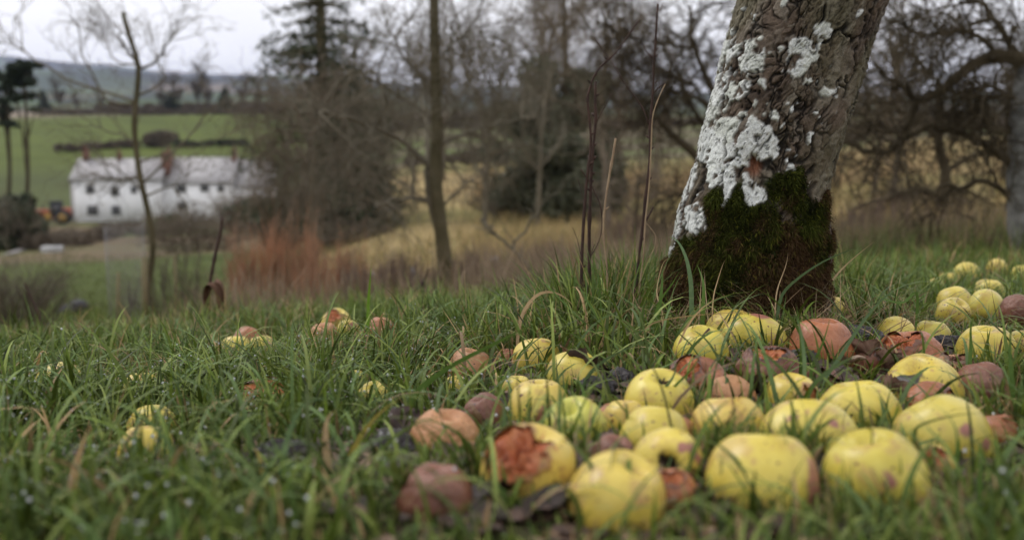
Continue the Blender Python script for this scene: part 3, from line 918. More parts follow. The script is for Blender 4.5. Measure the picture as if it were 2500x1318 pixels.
LEAVES = [
 (1400, 935, .012, .062, .05, 2.6, .5, (-1.0, .5, .9), M_LFD, "dark curled dead leaf with a pointed tip in front of a yellow apple"),
 (1455, 935, .014, .07, .045, 1.4, .8, (.3, .2, 1.9), M_LFD, "dark folded dead leaf lying over the black decayed apple"),
 (1420, 930, .012, .07, .035, 1.0, .6, (.5, .1, 1.4), M_LF, "brown speckled dead leaf strip beside the dark curled one"),
 (2075, 930, .020, .06, .045, 2.2, .7, (-.6, .3, 1.2), M_LFP, "grey brown curled dead leaf under the big domed brown apple"),
 (2122, 915, .030, .055, .045, 1.6, .9, (-1.1, .2, .2), M_LF, "upright cupped dead leaf beside the dark shrivelled apple"),
 (2160, 925, .020, .05, .04, 2.6, .9, (-1.2, -.2, -.5), M_LF, "narrow rolled dead leaf left of the scabbed apple"),
 (2050, 955, .010, .06, .05, 1.2, .6, (.1, .1, .5), M_LFD, "dark flat dead leaf between the bitten and the specked apples"),
 (1850, 975, .012, .06, .045, 1.8, .9, (-.4, .4, 2.2), M_LFD, "black shrivelled dead leaf against the tan speckled apple"),
 (2195, 985, .015, .05, .03, 1.8, .9, (-.3, .9, .6), M_LF, "rust edged dead leaf at the left foot of the scabbed apple"),
 (2395, 1225, .004, .045, .035, .8, .3, (.1, .0, .9), M_LFD, "dark dead leaf flat on the soil at the lower right"),
 (1000, 1085, .012, .06, .05, 1.2, .5, (.1, .2, .2), M_LFD, "dark dead leaf under the tan rotten apple"),
]
for i, (px, py, up, L, Wd, curl, fold, rot, mat, lab) in enumerate(LEAVES):
    g = on_ground(px, py)
    o = link("dead_leaf", leaf_mesh(L, Wd, curl, fold, 40 + i, mat), None, (g[0], g[1], Gs(g[0], g[1]) + up))
    o.rotation_euler = rot
    tag(o, lab, "leaf", "dead leaves among the apples")

def litter():
    rg = np.random.default_rng(66); n = 4600
    x = []; y = []
    for k in range(n):
        a = APPLES[rg.integers(0, len(APPLES))]
        x.append(a[0] + rg.normal(0, .07)); y.append(a[1] + rg.normal(0, .07))
    x = np.array(x); y = np.array(y); w = apple_field(x, y) > .25; x, y = x[w], y[w]; n = len(x)
    z = G(x, y) + .001 + .006 * rg.random(n)
    s = .005 + .009 * rg.random(n) ** 1.5
    t = np.linspace(-1, 1, 5); U, V_ = np.meshgrid(t, t); U = U.ravel(); V_ = V_.ravel()
    az = rg.random(n) * 6.28; tilt = rg.normal(0, .2, n); cu = rg.normal(0, 22, n)
    X = U[None] * s[:, None] * (1 - .5 * V_[None] ** 2); Yl = V_[None] * s[:, None] * 1.4
    Zl = cu[:, None] * (U[None] ** 2) * s[:, None] ** 2 + tilt[:, None] * Yl + .12 * s[:, None] * np.sin(V_[None] * 3 + az[:, None])
    ca, sa = np.cos(az)[:, None], np.sin(az)[:, None]
    V = np.stack([x[:, None] + X * ca - Yl * sa, y[:, None] + X * sa + Yl * ca, z[:, None] + Zl], -1).reshape(-1, 3)
    Q = (np.arange(n)[:, None, None] * 25 + grid_faces(5, 5)[None]).reshape(-1, 4)
    c = np.array([[.045, .026, .018]]) * (.4 + 1.3 * rg.random((n, 1))); l_ = rg.random((n, 1)) < .22
    c = np.where(l_, np.array([[.17, .11, .07]]) * (.5 + .7 * rg.random((n, 1))), c)
    me = new_mesh("leaf_litter", V, Q, None, True, col_mat("litter", rough=.6, spec=.35, nscale=150, namp=.4), np.repeat(c, 25, 0))
    tag(link("leaf_litter", me), "dark brown rotting leaf litter between the fallen apples", "leaf litter", kind="stuff")

# ------------------------------------------------------------------ grass
def blades(root_xy, L, Wd, phi0, bend, az, cols, nseg=6, z_off=0.0, zbase=None):
    """blades as tapering ribbons that lean along az and bend over"""
    n = len(L)
    x0, y0 = root_xy
    zb = G(x0, y0) - .004 if zbase is None else zbase
    t = np.linspace(0, 1, nseg)
    pos = np.zeros((n, nseg, 3)); pos[:, 0, 0] = x0; pos[:, 0, 1] = y0; pos[:, 0, 2] = zb + z_off
    ca, sa = np.cos(az), np.sin(az)
    for k in range(1, nseg):
        tm = (t[k] + t[k - 1]) / 2
        ph = phi0 + bend * tm ** 1.5
        st = L / (nseg - 1)
        pos[:, k, 0] = pos[:, k - 1, 0] + np.sin(ph) * ca * st
        pos[:, k, 1] = pos[:, k - 1, 1] + np.sin(ph) * sa * st
        pos[:, k, 2] = pos[:, k - 1, 2] + np.cos(ph) * st
    rs = np.random.default_rng(n)
    tw0 = az + np.pi / 2 + rs.normal(0, .5, n); tw1 = rs.normal(0, .9, n)
    w = (Wd[:, None] / 2) * np.clip(1.0 - t[None, :] ** 2.2, 0.0, 1) * np.clip(.55 + t[None, :] * 2.5, 0, 1)
    A = tw0[:, None] + tw1[:, None] * t[None, :]
    sx, sy = np.cos(A) * w, np.sin(A) * w
    Lf = pos.copy(); Rt = pos.copy()
    Lf[..., 0] -= sx; Lf[..., 1] -= sy; Rt[..., 0] += sx; Rt[..., 1] += sy
    V = np.stack([Lf, Rt], 2)[:, :-1].reshape(n, -1, 3)
    V = np.concatenate([V, pos[:, -1:, :]], 1)
    m = V.shape[1]
    base = np.arange(n)[:, None, None] * m
    qs = np.array([[2 * k, 2 * k + 1, 2 * k + 3, 2 * k + 2] for k in range(nseg - 2)])[None]
    Q = (base + qs).reshape(-1, 4)
    T = (base + np.array([[[m - 3, m - 2, m - 1]]])).reshape(-1, 3)
    # colour: browner foot, darkened downwards to paint in shade between blades, lighter tip
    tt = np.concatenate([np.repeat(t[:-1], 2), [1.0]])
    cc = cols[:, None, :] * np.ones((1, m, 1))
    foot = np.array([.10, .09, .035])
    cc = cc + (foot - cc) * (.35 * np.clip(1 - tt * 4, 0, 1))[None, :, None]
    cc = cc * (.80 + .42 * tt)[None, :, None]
    return V.reshape(-1, 3), Q, T, cc.reshape(-1, 3)

class Grass:
    def __init__(s): s.V = []; s.Q = []; s.T = []; s.C = []; s.n = 0
    def add(s, V, Q, T, C):
        s.V.append(V); s.C.append(C); s.Q.append(Q + s.n); s.T.append(T + s.n); s.n += len(V)
    def build(s, name, mat, label, cat):
        me = new_mesh(name, np.vstack(s.V), np.vstack(s.Q), np.vstack(s.T), True, mat, np.vstack(s.C))
        return tag(link(name, me), label, cat, kind="stuff")

def scatter(rg, n, r0, r1, a0, a1):
    r = np.sqrt(rg.random(n) * (r1 ** 2 - r0 ** 2) + r0 ** 2); a = a0 + (a1 - a0) * rg.random(n)
    return r * np.sin(a), r * np.cos(a)

def gcol(rg, n, dry=.08, x=None, y=None):
    c = np.array([[.090, .130, .019]]) * (.30 + 1.25 * rg.random((n, 1)) ** 1.3)
    blue = rg.random((n, 1)) < .30
    c = np.where(blue, np.array([[.082, .130, .036]]) * (.7 + .7 * rg.random((n, 1))), c)
    yel = rg.random((n, 1)) < .18
    c = np.where(yel, np.array([[.19, .235, .055]]) * (.7 + .5 * rg.random((n, 1))), c)
    if x is not None:
        nn = fbm(np.stack([x * 3, y * 3, 0 * x], 1), 3, 88)
        dry = dry * 2.4 * sstep(.35, .7, nn)
    dm = rg.random(n) < dry
    dc = np.array([[.36, .24, .12]]) * (.4 + .8 * rg.random((n, 1)))
    return np.where(dm[:, None], dc, c)

AP = np.array(APPLES)
def clear_of_apples(x, y, k=.80):
    ok = np.ones(len(x), bool)
    for ax, ay, az, ar in APPLES: ok &= np.hypot(x - ax, y - ay) > ar * k
    bx, br = trunk_axis(G(np.array([MAIN[0]]), np.array([TY]))[0])
    ok &= np.hypot(x - bx, y - TY) > br * .98
    return ok

def apple_field(x, y):
    """how much the turf is worn away under the windfalls (0..1)"""
    s = np.zeros(len(x))
    for ax, ay, az, ar in APPLES: s += np.exp(-((x - ax) ** 2 + (y - ay) ** 2) / (2 * .085 ** 2))
    return np.clip(s - .5, 0, 1.6) / 1.6

litter()
def cap(x, y, L):
    rc = np.random.default_rng(len(x))
    for ax, ay, az_, ar in APPLES:
        dr = math.hypot(ax, ay); ux, uy = ax / dr, ay / dr
        al = (x - ax) * ux + (y - ay) * uy; pe = np.abs(-(x - ax) * uy + (y - ay) * ux)
        lo_ = (al < 0) & (al > -.9) & (pe < ar * (1.9 if ax < .1 and dr > 1.4 else 1.25)) & (rc.random(len(x)) < (.985 if dr > 1.6 else .66))
        L = np.where(lo_, np.minimum(L, ar * (.4 if ax < .1 and dr > 1.4 else .65) + np.maximum(-al, 0) * (CZ - az_) / dr), L)
    return L
def make_grass():
    rg = np.random.default_rng(11)
    g = Grass()
    def layer(n, r0, r1, lo, hi, w0, w1, dry, lean=.35, bendm=1.0, sparse=.85, half=.62):
        x, y = scatter(rg, n, r0, r1, -half, half)
        dens = fbm(np.stack([x * 7, y * 7, 0 * x], 1), 3, 44)
        keep = clear_of_apples(x, y) & (rg.random(n) > apple_field(x, y) * sparse) & (rg.random(n) < .35 + 1.1 * dens)
        x, y, dens = x[keep], y[keep], dens[keep]; m = len(x)
        tall = .45 + 1.6 * (fbm(np.stack([x * 4, y * 4, 0 * x + 3], 1), 3, 55) - .2)
        L = (lo + (hi - lo) * rg.random(m) ** 1.4) * tall
        # nothing tall right under the lens
        r = np.hypot(x, y)
        L = np.minimum(L, .035 + .17 * np.maximum(r - .45, 0))
        # blades just on the near side of an apple stay low, so that it shows
        L = cap(x, y, L)
        # shorter among the windfalls
        L *= 1 - .25 * apple_field(x, y)
        Wd = w0 + (w1 - w0) * rg.random(m)
        azl = rg.random(m) * 6.283
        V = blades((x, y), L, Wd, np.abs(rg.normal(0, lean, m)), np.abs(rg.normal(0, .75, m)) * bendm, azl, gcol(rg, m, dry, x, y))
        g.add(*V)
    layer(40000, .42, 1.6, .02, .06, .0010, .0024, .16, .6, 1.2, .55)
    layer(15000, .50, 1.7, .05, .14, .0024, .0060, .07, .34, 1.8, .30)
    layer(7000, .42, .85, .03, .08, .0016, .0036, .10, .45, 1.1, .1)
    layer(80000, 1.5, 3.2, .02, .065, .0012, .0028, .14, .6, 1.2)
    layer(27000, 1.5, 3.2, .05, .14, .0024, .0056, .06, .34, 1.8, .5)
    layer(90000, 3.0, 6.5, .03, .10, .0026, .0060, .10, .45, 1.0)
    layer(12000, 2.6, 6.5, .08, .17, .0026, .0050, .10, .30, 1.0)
    # matted, bent-over blades and thatch
    for n_, a_, b_ in ((3600, .6, 1.7), (5600, 1.6, 3.4), (4000, 3.2, 6)):
        x, y = scatter(rg, n_, a_, b_, -.62, .62); k = clear_of_apples(x, y, 1.0) & (rg.random(n_) > apple_field(x, y) * .4); x, y = x[k], y[k]; m = len(x)
        L = np.minimum(.07 + .12 * rg.random(m), .06 + .2 * np.maximum(np.hypot(x, y) - .45, 0))
        k = cap(x, y, L * .5) > L * .49; k &= ~((np.hypot(x, y) < 1.1) & (rg.random(m) < .4)); k |= (x > -.1) & (np.hypot(x, y) < 1.5) & (rg.random(m) < .25); x, y, L = x[k], y[k], L[k]; m = len(x)
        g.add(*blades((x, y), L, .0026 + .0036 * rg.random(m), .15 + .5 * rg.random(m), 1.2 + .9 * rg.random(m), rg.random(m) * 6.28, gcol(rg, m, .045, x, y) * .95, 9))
    # a few longer blades reaching above the sward
    x, y = scatter(rg, 900, .75, 4.5, -.62, .62)
    k = clear_of_apples(x, y, 1.0) & (rg.random(900) > apple_field(x, y) * .6); x, y = x[k], y[k]; m = len(x)
    L = cap(x, y, .09 + .10 * rg.random(m)); L = np.minimum(L, .05 + .15 * np.maximum(np.hypot(x, y) - .5, 0))
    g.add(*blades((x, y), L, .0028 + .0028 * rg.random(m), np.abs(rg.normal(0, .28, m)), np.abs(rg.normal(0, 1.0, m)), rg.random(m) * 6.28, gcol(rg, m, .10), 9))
    # tussocks: (photo px, py of the foot, spread, blades, length)
    for (px, py, sp, n, L0) in [(1560, 800, .11, 620, .185), (1620, 765, .09, 420, .18), (1480, 830, .11, 520, .165), (1420, 800, .10, 320, .16),
                                (1680, 745, .07, 160, .13), (2040, 735, .07, 200, .14), (2100, 745, .10, 260, .14), (1960, 745, .05, 90, .09), (2020, 700, .05, 120, .15),
                                (1150, 840, .13, 260, .12), (900, 830, .2, 260, .13), (560, 800, .25, 380, .12), (650, 780, .2, 260, .12), (470, 800, .2, 240, .12),
                                (280, 900, .15, 200, .10), (800, 950, .12, 260, .10), (700, 1000, .10, 200, .085), (1240, 880, .06, 120, .11), (1350, 860, .06, 100, .10),
                                (100, 1020, .10, 200, .07), (480, 1060, .10, 220, .07), (2440, 960, .05, 120, .09), (2490, 1060, .05, 160, .08), (2250, 690, .3, 300, .14), (1660, 742, .05, 110, .12), (1740, 745, .06, 110, .10), (1830, 742, .06, 90, .09), (1920, 738, .05, 110, .11), (1985, 735, .04, 90, .14), (1630, 735, .04, 110, .15),
                                (1690, 1010, .02, 22, .09), (1840, 1020, .02, 20, .09), (1560, 1020, .02, 18, .10), (1900, 900, .02, 22, .09), (2000, 930, .03, 30, .11),
                                (1740, 1120, .03, 34, .085), (2010, 1130, .03, 34, .085), (1420, 1110, .03, 40, .085), (1250, 1140, .05, 60, .085), (2190, 1060, .03, 26, .08),
                                (1990, 1060, .02, 16, .08), (1450, 880, .04, 50, .10), (2330, 980, .02, 20, .08), (2100, 860, .03, 30, .10), (1640, 985, .02, 18, .085)]:
        c = on_ground(px, py)
        x = c[0] + rg.normal(0, sp * .5, n); y = c[1] + rg.normal(0, sp * .5, n)
        k = clear_of_apples(x, y, .95); x, y = x[k], y[k]; m = len(x)
        L = cap(x, y, L0 * (.45 + .75 * rg.random(m)))
        out = np.arctan2(y - c[1], x - c[0]) + rg.normal(0, .8, m)
        g.add(*blades((x, y), L, .0022 + .0028 * rg.random(m), .10 + np.abs(rg.normal(0, .26, m)), np.abs(rg.normal(.3, .7, m)), out, gcol(rg, m, .11), 8))
    # matted dry wisps round the foot of the trunk
    x = MAIN[0] + rg.normal(0, .17, 900); y = TY - .12 + rg.normal(0, .09, 900)
    k = clear_of_apples(x, y, .8); x, y = x[k], y[k]; m = len(x)
    dc = np.array([[.30, .21, .12]]) * (.4 + .8 * rg.random((m, 1)))
    g.add(*blades((x, y), .06 + .09 * rg.random(m), .0010 + .0016 * rg.random(m), .75 + .5 * rg.random(m), rg.normal(.4, .5, m), rg.random(m) * 6.28, dc, 7, .01))
    # individually traced long blades: list of (px,py,Y) points, width, colour
    G1 = (.085, .15, .03); G2 = (.11, .17, .075); G3 = (.17, .21, .05); DR = (.42, .30, .17)
    H = [
     ([(898, 790), (897, 740), (901, 690), (906, 640)], 1.9, .0075, (.12, .22, .02)),
     ([(1262, 800), (1278, 755), (1305, 722), (1335, 711), (1368, 720), (1392, 738), (1408, 760)], 1.55, .0060, DR),
     ([(1266, 790), (1285, 752), (1312, 726), (1342, 716)], 1.56, .003, DR),
     ([(1480, 830), (1430, 790), (1375, 735), (1330, 690), (1288, 655)], 1.5, .0045, G1),
     ([(1500, 820), (1450, 765), (1415, 700), (1388, 655)], 1.45, .0045, G1),
     ([(1470, 800), (1468, 740), (1464, 690), (1462, 655)], 1.6, .004, G1),
     ([(1690, 730), (1690, 690), (1682, 640), (1668, 605), (1652, 583), (1630, 578)], 1.48, .0075, G2),
     ([(1713, 735), (1716, 690), (1706, 655), (1702, 645)], 1.47, .007, G1),
     ([(1590, 820), (1610, 740), (1640, 700), (1662, 655)], 1.40, .004, G1),
     ([(1560, 800), (1570, 740), (1595, 690), (1632, 650)], 1.55, .004, G3),
     ([(1600, 790), (1612, 720), (1618, 670), (1617, 660)], 1.45, .008, G1),
     ([(1130, 870), (1140, 790), (1135, 700), (1129, 600)], 2.0, .0025, DR),
     ([(1165, 850), (1150, 790), (1143, 730), (1146, 690)], 1.7, .0042, G3),
     ([(1255, 905), (1262, 860), (1310, 830), (1300, 800), (1290, 780)], 1.35, .003, G1),
     ([(1285, 790), (1250, 770), (1220, 735), (1208, 705)], 1.6, .0035, G1),
     ([(975, 880), (973, 820), (972, 760), (972, 722)], 1.7, .0045, G2),
     ([(1000, 860), (1003, 780), (1005, 720), (1005, 668)], 1.9, .0025, G1),
     ([(994, 830), (996, 760), (994, 700)], 1.9, .0035, G1),
     ([(1060, 880), (1075, 820), (1095, 765), (1105, 720)], 1.6, .003, G1),
     ([(930, 850), (945, 800), (940, 750), (922, 715)], 1.7, .0035, G2),
     ([(1590, 1110), (1600, 1040), (1640, 960), (1700, 900), (1712, 850)], .98, .004, G1),
     ([(1530, 1060), (1560, 990), (1620, 940), (1650, 900), (1640, 850)], 1.0, .0055, G2),
     ([(1560, 980), (1600, 950), (1650, 880), (1700, 840)], 1.05, .0045, G2),
     ([(2120, 1180), (2118, 1090), (2114, 1010), (2112, 935)], .74, .0042, G1),
     ([(1868, 1190), (1872, 1120), (1866, 1060), (1862, 985)], .72, .0034, G1),
     ([(1962, 1060), (1956, 1000), (1975, 940), (2010, 890)], .9, .0035, G1),
     ([(1986, 905), (2010, 860), (2025, 800), (2027, 752)], 1.12, .0050, G1),
     ([(1962, 910), (1958, 860), (1948, 800), (1936, 735)], 1.15, .0060, G1),
     ([(1990, 930), (2040, 880), (2090, 800), (2130, 760), (2165, 725), (2200, 715)], 1.15, .0050, G2),
     ([(1975, 950), (2020, 900), (2060, 870), (2085, 860)], 1.0, .0050, G2),
     ([(1960, 1000), (1970, 880), (1965, 820), (1945, 765)], 1.05, .0045, G2),
     ([(1440, 1000), (1420, 950), (1450, 900), (1510, 860), (1560, 835), (1650, 800)], 1.1, .0055, G2),
     ([(1370, 1080), (1375, 1010), (1385, 940), (1390, 900)], .92, .0040, G1),
     ([(1430, 1080), (1440, 1010), (1420, 940), (1400, 905)], .95, .0040, G1),
     ([(1240, 1160), (1235, 1080), (1232, 1010), (1230, 960)], .80, .0070, G2),
     ([(1010, 1090), (1000, 1000), (1010, 950), (1090, 900), (1200, 850), (1330, 790)], 1.0, .0060, G1),
     ([(985, 990), (1040, 930), (1120, 880), (1190, 850), (1290, 800), (1385, 762)], 1.15, .0085, G1),
     ([(830, 1170), (870, 1080), (925, 1010), (990, 960)], .85, .0062, (.30, .25, .06)),
     ([(800, 1160), (797, 1080), (802, 1010), (825, 990)], .8, .0075, DR),
     ([(690, 1150), (700, 1060), (735, 985), (790, 978), (850, 990)], .8, .0060, G2),
     ([(620, 1190), (625, 1120), (600, 1060), (560, 1000)], .78, .005, G1),
     ([(635, 1175), (622, 1110), (618, 1090)], .75, .006, (.34, .26, .07)),
     ([(0, 870), (20, 840), (50, 820)], 1.5, .004, (.04, .05, .03)),
     ([(5, 940), (60, 905), (130, 885), (165, 880)], 1.2, .0045, G2),
     ([(420, 900), (422, 850), (423, 805)], 1.9, .006, G1),
     ([(410, 910), (440, 860), (495, 822)], 1.7, .005, G2),
     ([(130, 930), (128, 890), (132, 858)], 1.6, .004, G1),
     ([(575, 1000), (590, 940), (586, 880), (588, 850)], 1.4, .0055, G1),
     ([(460, 1190), (500, 1120), (545, 1090), (600, 1085)], .72, .006, G2),
     ([(2330, 1120), (2345, 1050), (2320, 1010), (2280, 990)], .75, .003, G1),
     ([(2250, 1080), (2245, 1050), (2330, 1015), (2400, 1000)], .78, .0032, G1),
     ([(2400, 1190), (2420, 1120), (2400, 1080), (2330, 1060)], .66, .0050, G1),
     ([(2375, 890), (2382, 850), (2378, 800), (2382, 765)], 1.18, .005, G1),
     ([(2475, 960), (2478, 880), (2480, 820), (2490, 770)], 1.0, .006, G1),
     ([(1770, 900), (1772, 940), (1768, 880), (1764, 840)], 1.05, .0050, G2),
     ([(2240, 690), (2200, 740), (2160, 730), (2120, 715)], 1.5, .0045, G1),
     ([(1900, 735), (1915, 700), (1990, 640), (2060, 610), (2100, 600)], 1.48, .005, G2),
     ([(2010, 720), (2040, 680), (2080, 640), (2140, 590)], 1.7, .004, DR),
     ([(1890, 735), (1900, 700), (1925, 650), (1930, 615)], 1.50, .0022, DR),
     ([(1740, 730), (1755, 690), (1768, 650), (1773, 635)], 1.48, .0022, DR),
     ([(1620, 760), (1600, 720), (1620, 640), (1640, 632)], 1.5, .0025, DR),
     ([(1810, 850), (1780, 800), (1755, 760), (1705, 730)], 1.35, .0030, DR),
     ([(1560, 800), (1640, 775), (1760, 762), (1840, 758), (1917, 755)], 1.33, .0025, DR),
    ]
    for pts, Y, wd, col in H:
        pw = np.array([P(a, b, Y) for a, b in pts])
        # let the foot reach the turf
        f = pw[0].copy(); gz = Gs(f[0], f[1])
        if f[2] > gz: pw = np.vstack([[f[0], f[1], gz - .01], pw])
        tt = np.linspace(0, 1, len(pw)); ts = np.linspace(0, 1, 15)
        C = np.stack([np.interp(ts, tt, pw[:, k]) for k in range(3)], 1)
        for _ in range(2): C[1:-1] = (C[:-2] + 2 * C[1:-1] + C[2:]) / 4
        C[:, 1] += .012 * np.sin(ts * 3 + pts[0][0])
        tw = ts * 1.2 + (pts[0][0] % 7) * .15 - .5
        d = np.gradient(C, axis=0); d /= np.linalg.norm(d, axis=1)[:, None]
        view = C - np.array([0, 0, CZ]); s = np.cross(d, view); s /= np.linalg.norm(s, axis=1)[:, None]
        b = np.cross(d, s)
        sd_ = s * np.cos(tw)[:, None] + b * np.sin(tw)[:, None]
        w = wd / 2 * np.clip(1 - ts ** 2.5, 0, 1) * np.clip(.5 + ts * 3, 0, 1)
        V = np.stack([C - sd_ * w[:, None], C + sd_ * w[:, None]], 1)[:-1].reshape(-1, 3); V = np.vstack([V, C[-1]])
        Q = np.array([[2 * k, 2 * k + 1, 2 * k + 3, 2 * k + 2] for k in range(13)]); T = np.array([[26, 27, 28]])
        cc = np.array(col)[None] * (.85 + .3 * rg.random()) * np.ones((29, 1))
        g.add(V, Q, T, cc)
    mg = col_mat("grass_blade", rough=.5, spec=.2, nscale=160, namp=.15, translucent=.22)
    g.build("grass", mg, "green grass with dry straws covering the orchard ground under the apples", "grass")
    print("grass verts", g.n)
    # coarse dry growth just over the brow
    d = Grass()
    def far(n, pxa, pxb, Ya, Yb, lo, hi, w0, w1, c0, var=.4, lean=.25):
        px = pxa + (pxb - pxa) * rg.random(n); Y = np.exp(math.log(Ya) + (math.log(Yb) - math.log(Ya)) * rg.random(n))
        x = (px - 1250) / F * Y; y = Y
        kp = rg.random(n) < .2 + 1.2 * sstep(.3, .65, fbm(np.stack([x / (Y * .09), y / (Y * .09), 0 * x], 1), 3, 66)); x, y, Y = x[kp], y[kp], Y[kp]; n = len(x)
        L = lo + (hi - lo) * rg.random(n)
        cc = np.array([c0]) * (1 - var + 2 * var * rg.random((n, 1)))
        d.add(*blades((x, y), L, w0 + (w1 - w0) * rg.random(n), np.abs(rg.normal(0, lean, n)), np.abs(rg.normal(0, .6, n)), rg.random(n) * 6.28, cc, 4))
    far(16000, -300, 1200, 5.2, 9, .05, .17, .004, .010, (.22, .16, .095))
    far(9000, 500, 1700, 5.0, 11, .10, .50, .004, .009, (.20, .15, .10))
    far(26000, 700, 2700, 10, 34, .15, .50, .010, .022, (.30, .225, .11))
    far(9000, 700, 2700, 10, 34, .15, .40, .010, .022, (.14, .15, .05))
    far(9000, 1500, 2800, 5.5, 12, .08, .32, .005, .010, (.085, .11, .035))
    far(9000, 1500, 2800, 6, 12, .15, .45, .005, .010, (.15, .12, .07))
    far(20000, -400, 900, 12, 40, .06, .22, .008, .02, (.10, .12, .035))
    far(14000, 900, 2700, 34, 90, .3, .8, .03, .07, (.28, .20, .11))
    md = col_mat("dry_grass_blade", rough=.8, spec=.15, translucent=.25)
    d.build("dry_grass", md, "pale dry winter grass on the slope beyond the brow", "dry grass")
    # dew
    n = 1500
    mb = MB(); V0 = []; 
    src = np.vstack(g.V[:4]); r = np.hypot(src[:, 0], src[:, 1]); pxs, pys = proj(src)
    hgt = src[:, 2] - G(src[:, 0], src[:, 1])
    ok = (r > .55) & (r < 2.4) & (pxs > -100) & (pxs < 1250) & (hgt > .025)
    ok2 = (r > .55) & (r < 1.6) & (pxs >= 2350) & (hgt > .02)
    idx = np.concatenate([rg.choice(np.nonzero(ok)[0], n), rg.choice(np.nonzero(ok2)[0], 120)])
    import itertools
    oct_v = np.array([[1, 0, 0], [-1, 0, 0], [0, 1, 0], [0, -1, 0], [0, 0, 1], [0, 0, -1]], float)
    e2 = []
    for a, b in itertools.combinations(range(6), 2):
        m_ = oct_v[a] + oct_v[b]
        if np.linalg.norm(m_) > .5: e2.append(m_ / np.linalg.norm(m_))
    sv = []; sq = []
    nu, nv = 8, 6
    th = np.linspace(.001, np.pi - .001, nv); ph = np.arange(nu) / nu * 2 * np.pi
    PP, TT = np.meshgrid(ph, th); sph = np.stack([np.sin(TT) * np.cos(PP), np.sin(TT) * np.sin(PP), np.cos(TT)], -1).reshape(-1, 3)
    fq = grid_faces(nu, nv, True)[:, ::-1]
    rad = .0007 + .0012 * rg.random(len(idx)) ** 2
    V = (src[idx][:, None, :] + sph[None] * rad[:, None, None]).reshape(-1, 3)
    Q = (np.arange(len(idx))[:, None, None] * len(sph) + fq[None]).reshape(-1, 4)
    m, nn, l, b = nodemat("dew_water"); b.inputs["Base Color"].default_value = (.9, .93, .95, 1); b.inputs["Roughness"].default_value = .03
    b.inputs["Metallic"].default_value = 0.0; b.inputs["Transmission Weight"].default_value = .6; b.inputs["IOR"].default_value = 1.33; b.inputs["Specular IOR Level"].default_value = 1.0
    o = link("dew_drops", new_mesh("dew_drops", V, Q, None, True, m)); tag(o, "tiny dew drops glinting on the grass blades", "dew", kind="stuff")
make_grass()

# ------------------------------------------------------------------ dead plant stems beside the trunk
M_DST = two_tone("dark_stem", (.030, .016, .012), (.065, .034, .024), 60, .7, .4, .001)
M_TST = two_tone("straw_stem", (.34, .25, .15), (.24, .16, .10), 60, .7, .4, .001)
def smooth_path(pts, n=24):
    pts = np.asarray(pts, float); t = np.linspace(0, 1, len(pts)); ts = np.linspace(0, 1, n)
    C = np.stack([np.interp(ts, t, pts[:, k]) for k in range(pts.shape[1])], 1)
    C[1:-1] = (C[:-2] + 2 * C[1:-1] + C[2:]) / 4
    return C
def stem(name, pts, wpx0, wpx1, Y, mat, label, twigs=(), buds=0, group=None, seed=0, yslope=0.0):
    def W_(pl): return np.array([P(a, b, Y + yslope * (i / len(pl))) for i, (a, b) in enumerate(pl)])
    pw = W_(pts)
    gz = Gs(pw[0][0], pw[0][1])
    pw[0][2] = min(pw[0][2], gz - .01) if pw[0][2] < gz + .06 else pw[0][2]
    if pw[0][2] > gz: pw = np.vstack([[pw[0][0], pw[0][1], gz - .01], pw])
    base = pw[0].copy(); base[2] = gz
    o = root(name, base, label, "plant stem", group)
    mb = MB(); C = smooth_path(pw, 30)
    rg = random.Random(seed)
    rad = np.linspace(wpx0, wpx1, 30) / 2 / F * Y * 1.15
    rad *= np.array([1 + .12 * rg.uniform(-1, 1) + (.35 if i % 7 == 3 else 0) for i in range(30)])
    mb.tube(C, rad, 8)
    for k in range(buds):
        i = rg.randrange(3, 28); s = rg.choice((-1, 1)); d = np.array([s * .7, rg.uniform(-.5, .5), .6]) * .006
        mb.tube([C[i], C[i] + d, C[i] + d * 1.8], [rad[i] * .7, rad[i] * .8, rad[i] * .15], 5)
    mb.build("stalk", mat, o, off=base)
    for tw, w0, w1 in twigs:
        m2 = MB(); T = smooth_path(W_(tw), 18); r2 = np.linspace(w0, w1, 18) / 2 / F * Y
        r2 *= np.array([1 + (.5 if i % 6 == 4 else 0) for i in range(18)])
        m2.tube(T, r2, 6); m2.build("twig", mat, o, off=base)
    return o
GS = "dead stems standing left of the trunk"
stem("dry_weed", [(1419,745),(1419,709),(1420,623),(1425,536),(1430,470),(1434,420),(1441,390),(1443,353),(1442,311),(1436,268),(1433,240),(1436,228),(1443,206),(1449,184),(1469,158),(1491,143),(1507,126),(1530,92),(1560,50)], 8, 3, 1.78, M_DST,
     "dark brown dead stem bending over to the upper right, left one of the tall pair", [([(1418,412),(1425,425),(1441,447),(1457,481),(1468,502),(1471,560),(1459,600),(1440,628)], 3, 2), ([(1410,435),(1420,470),(1428,500)], 1.6, 1.2), ([(1398,555),(1410,585),(1421,640)], 1.2, 1.6)], 10, GS, 1)
stem("dry_weed", [(1438,745),(1438,718),(1439,652),(1438,565),(1441,493),(1442,438),(1446,382),(1450,339),(1455,297),(1453,254),(1454,200)], 8, 6, 1.80, M_DST,
     "straight dark dead stem broken off square at the top, right one of the tall pair", [([(1456,300),(1462,288),(1472,270),(1483,250),(1493,229)], 3, 1.2), ([(1439,640),(1446,610),(1452,596)], 2, 1.4)], 8, GS, 2)
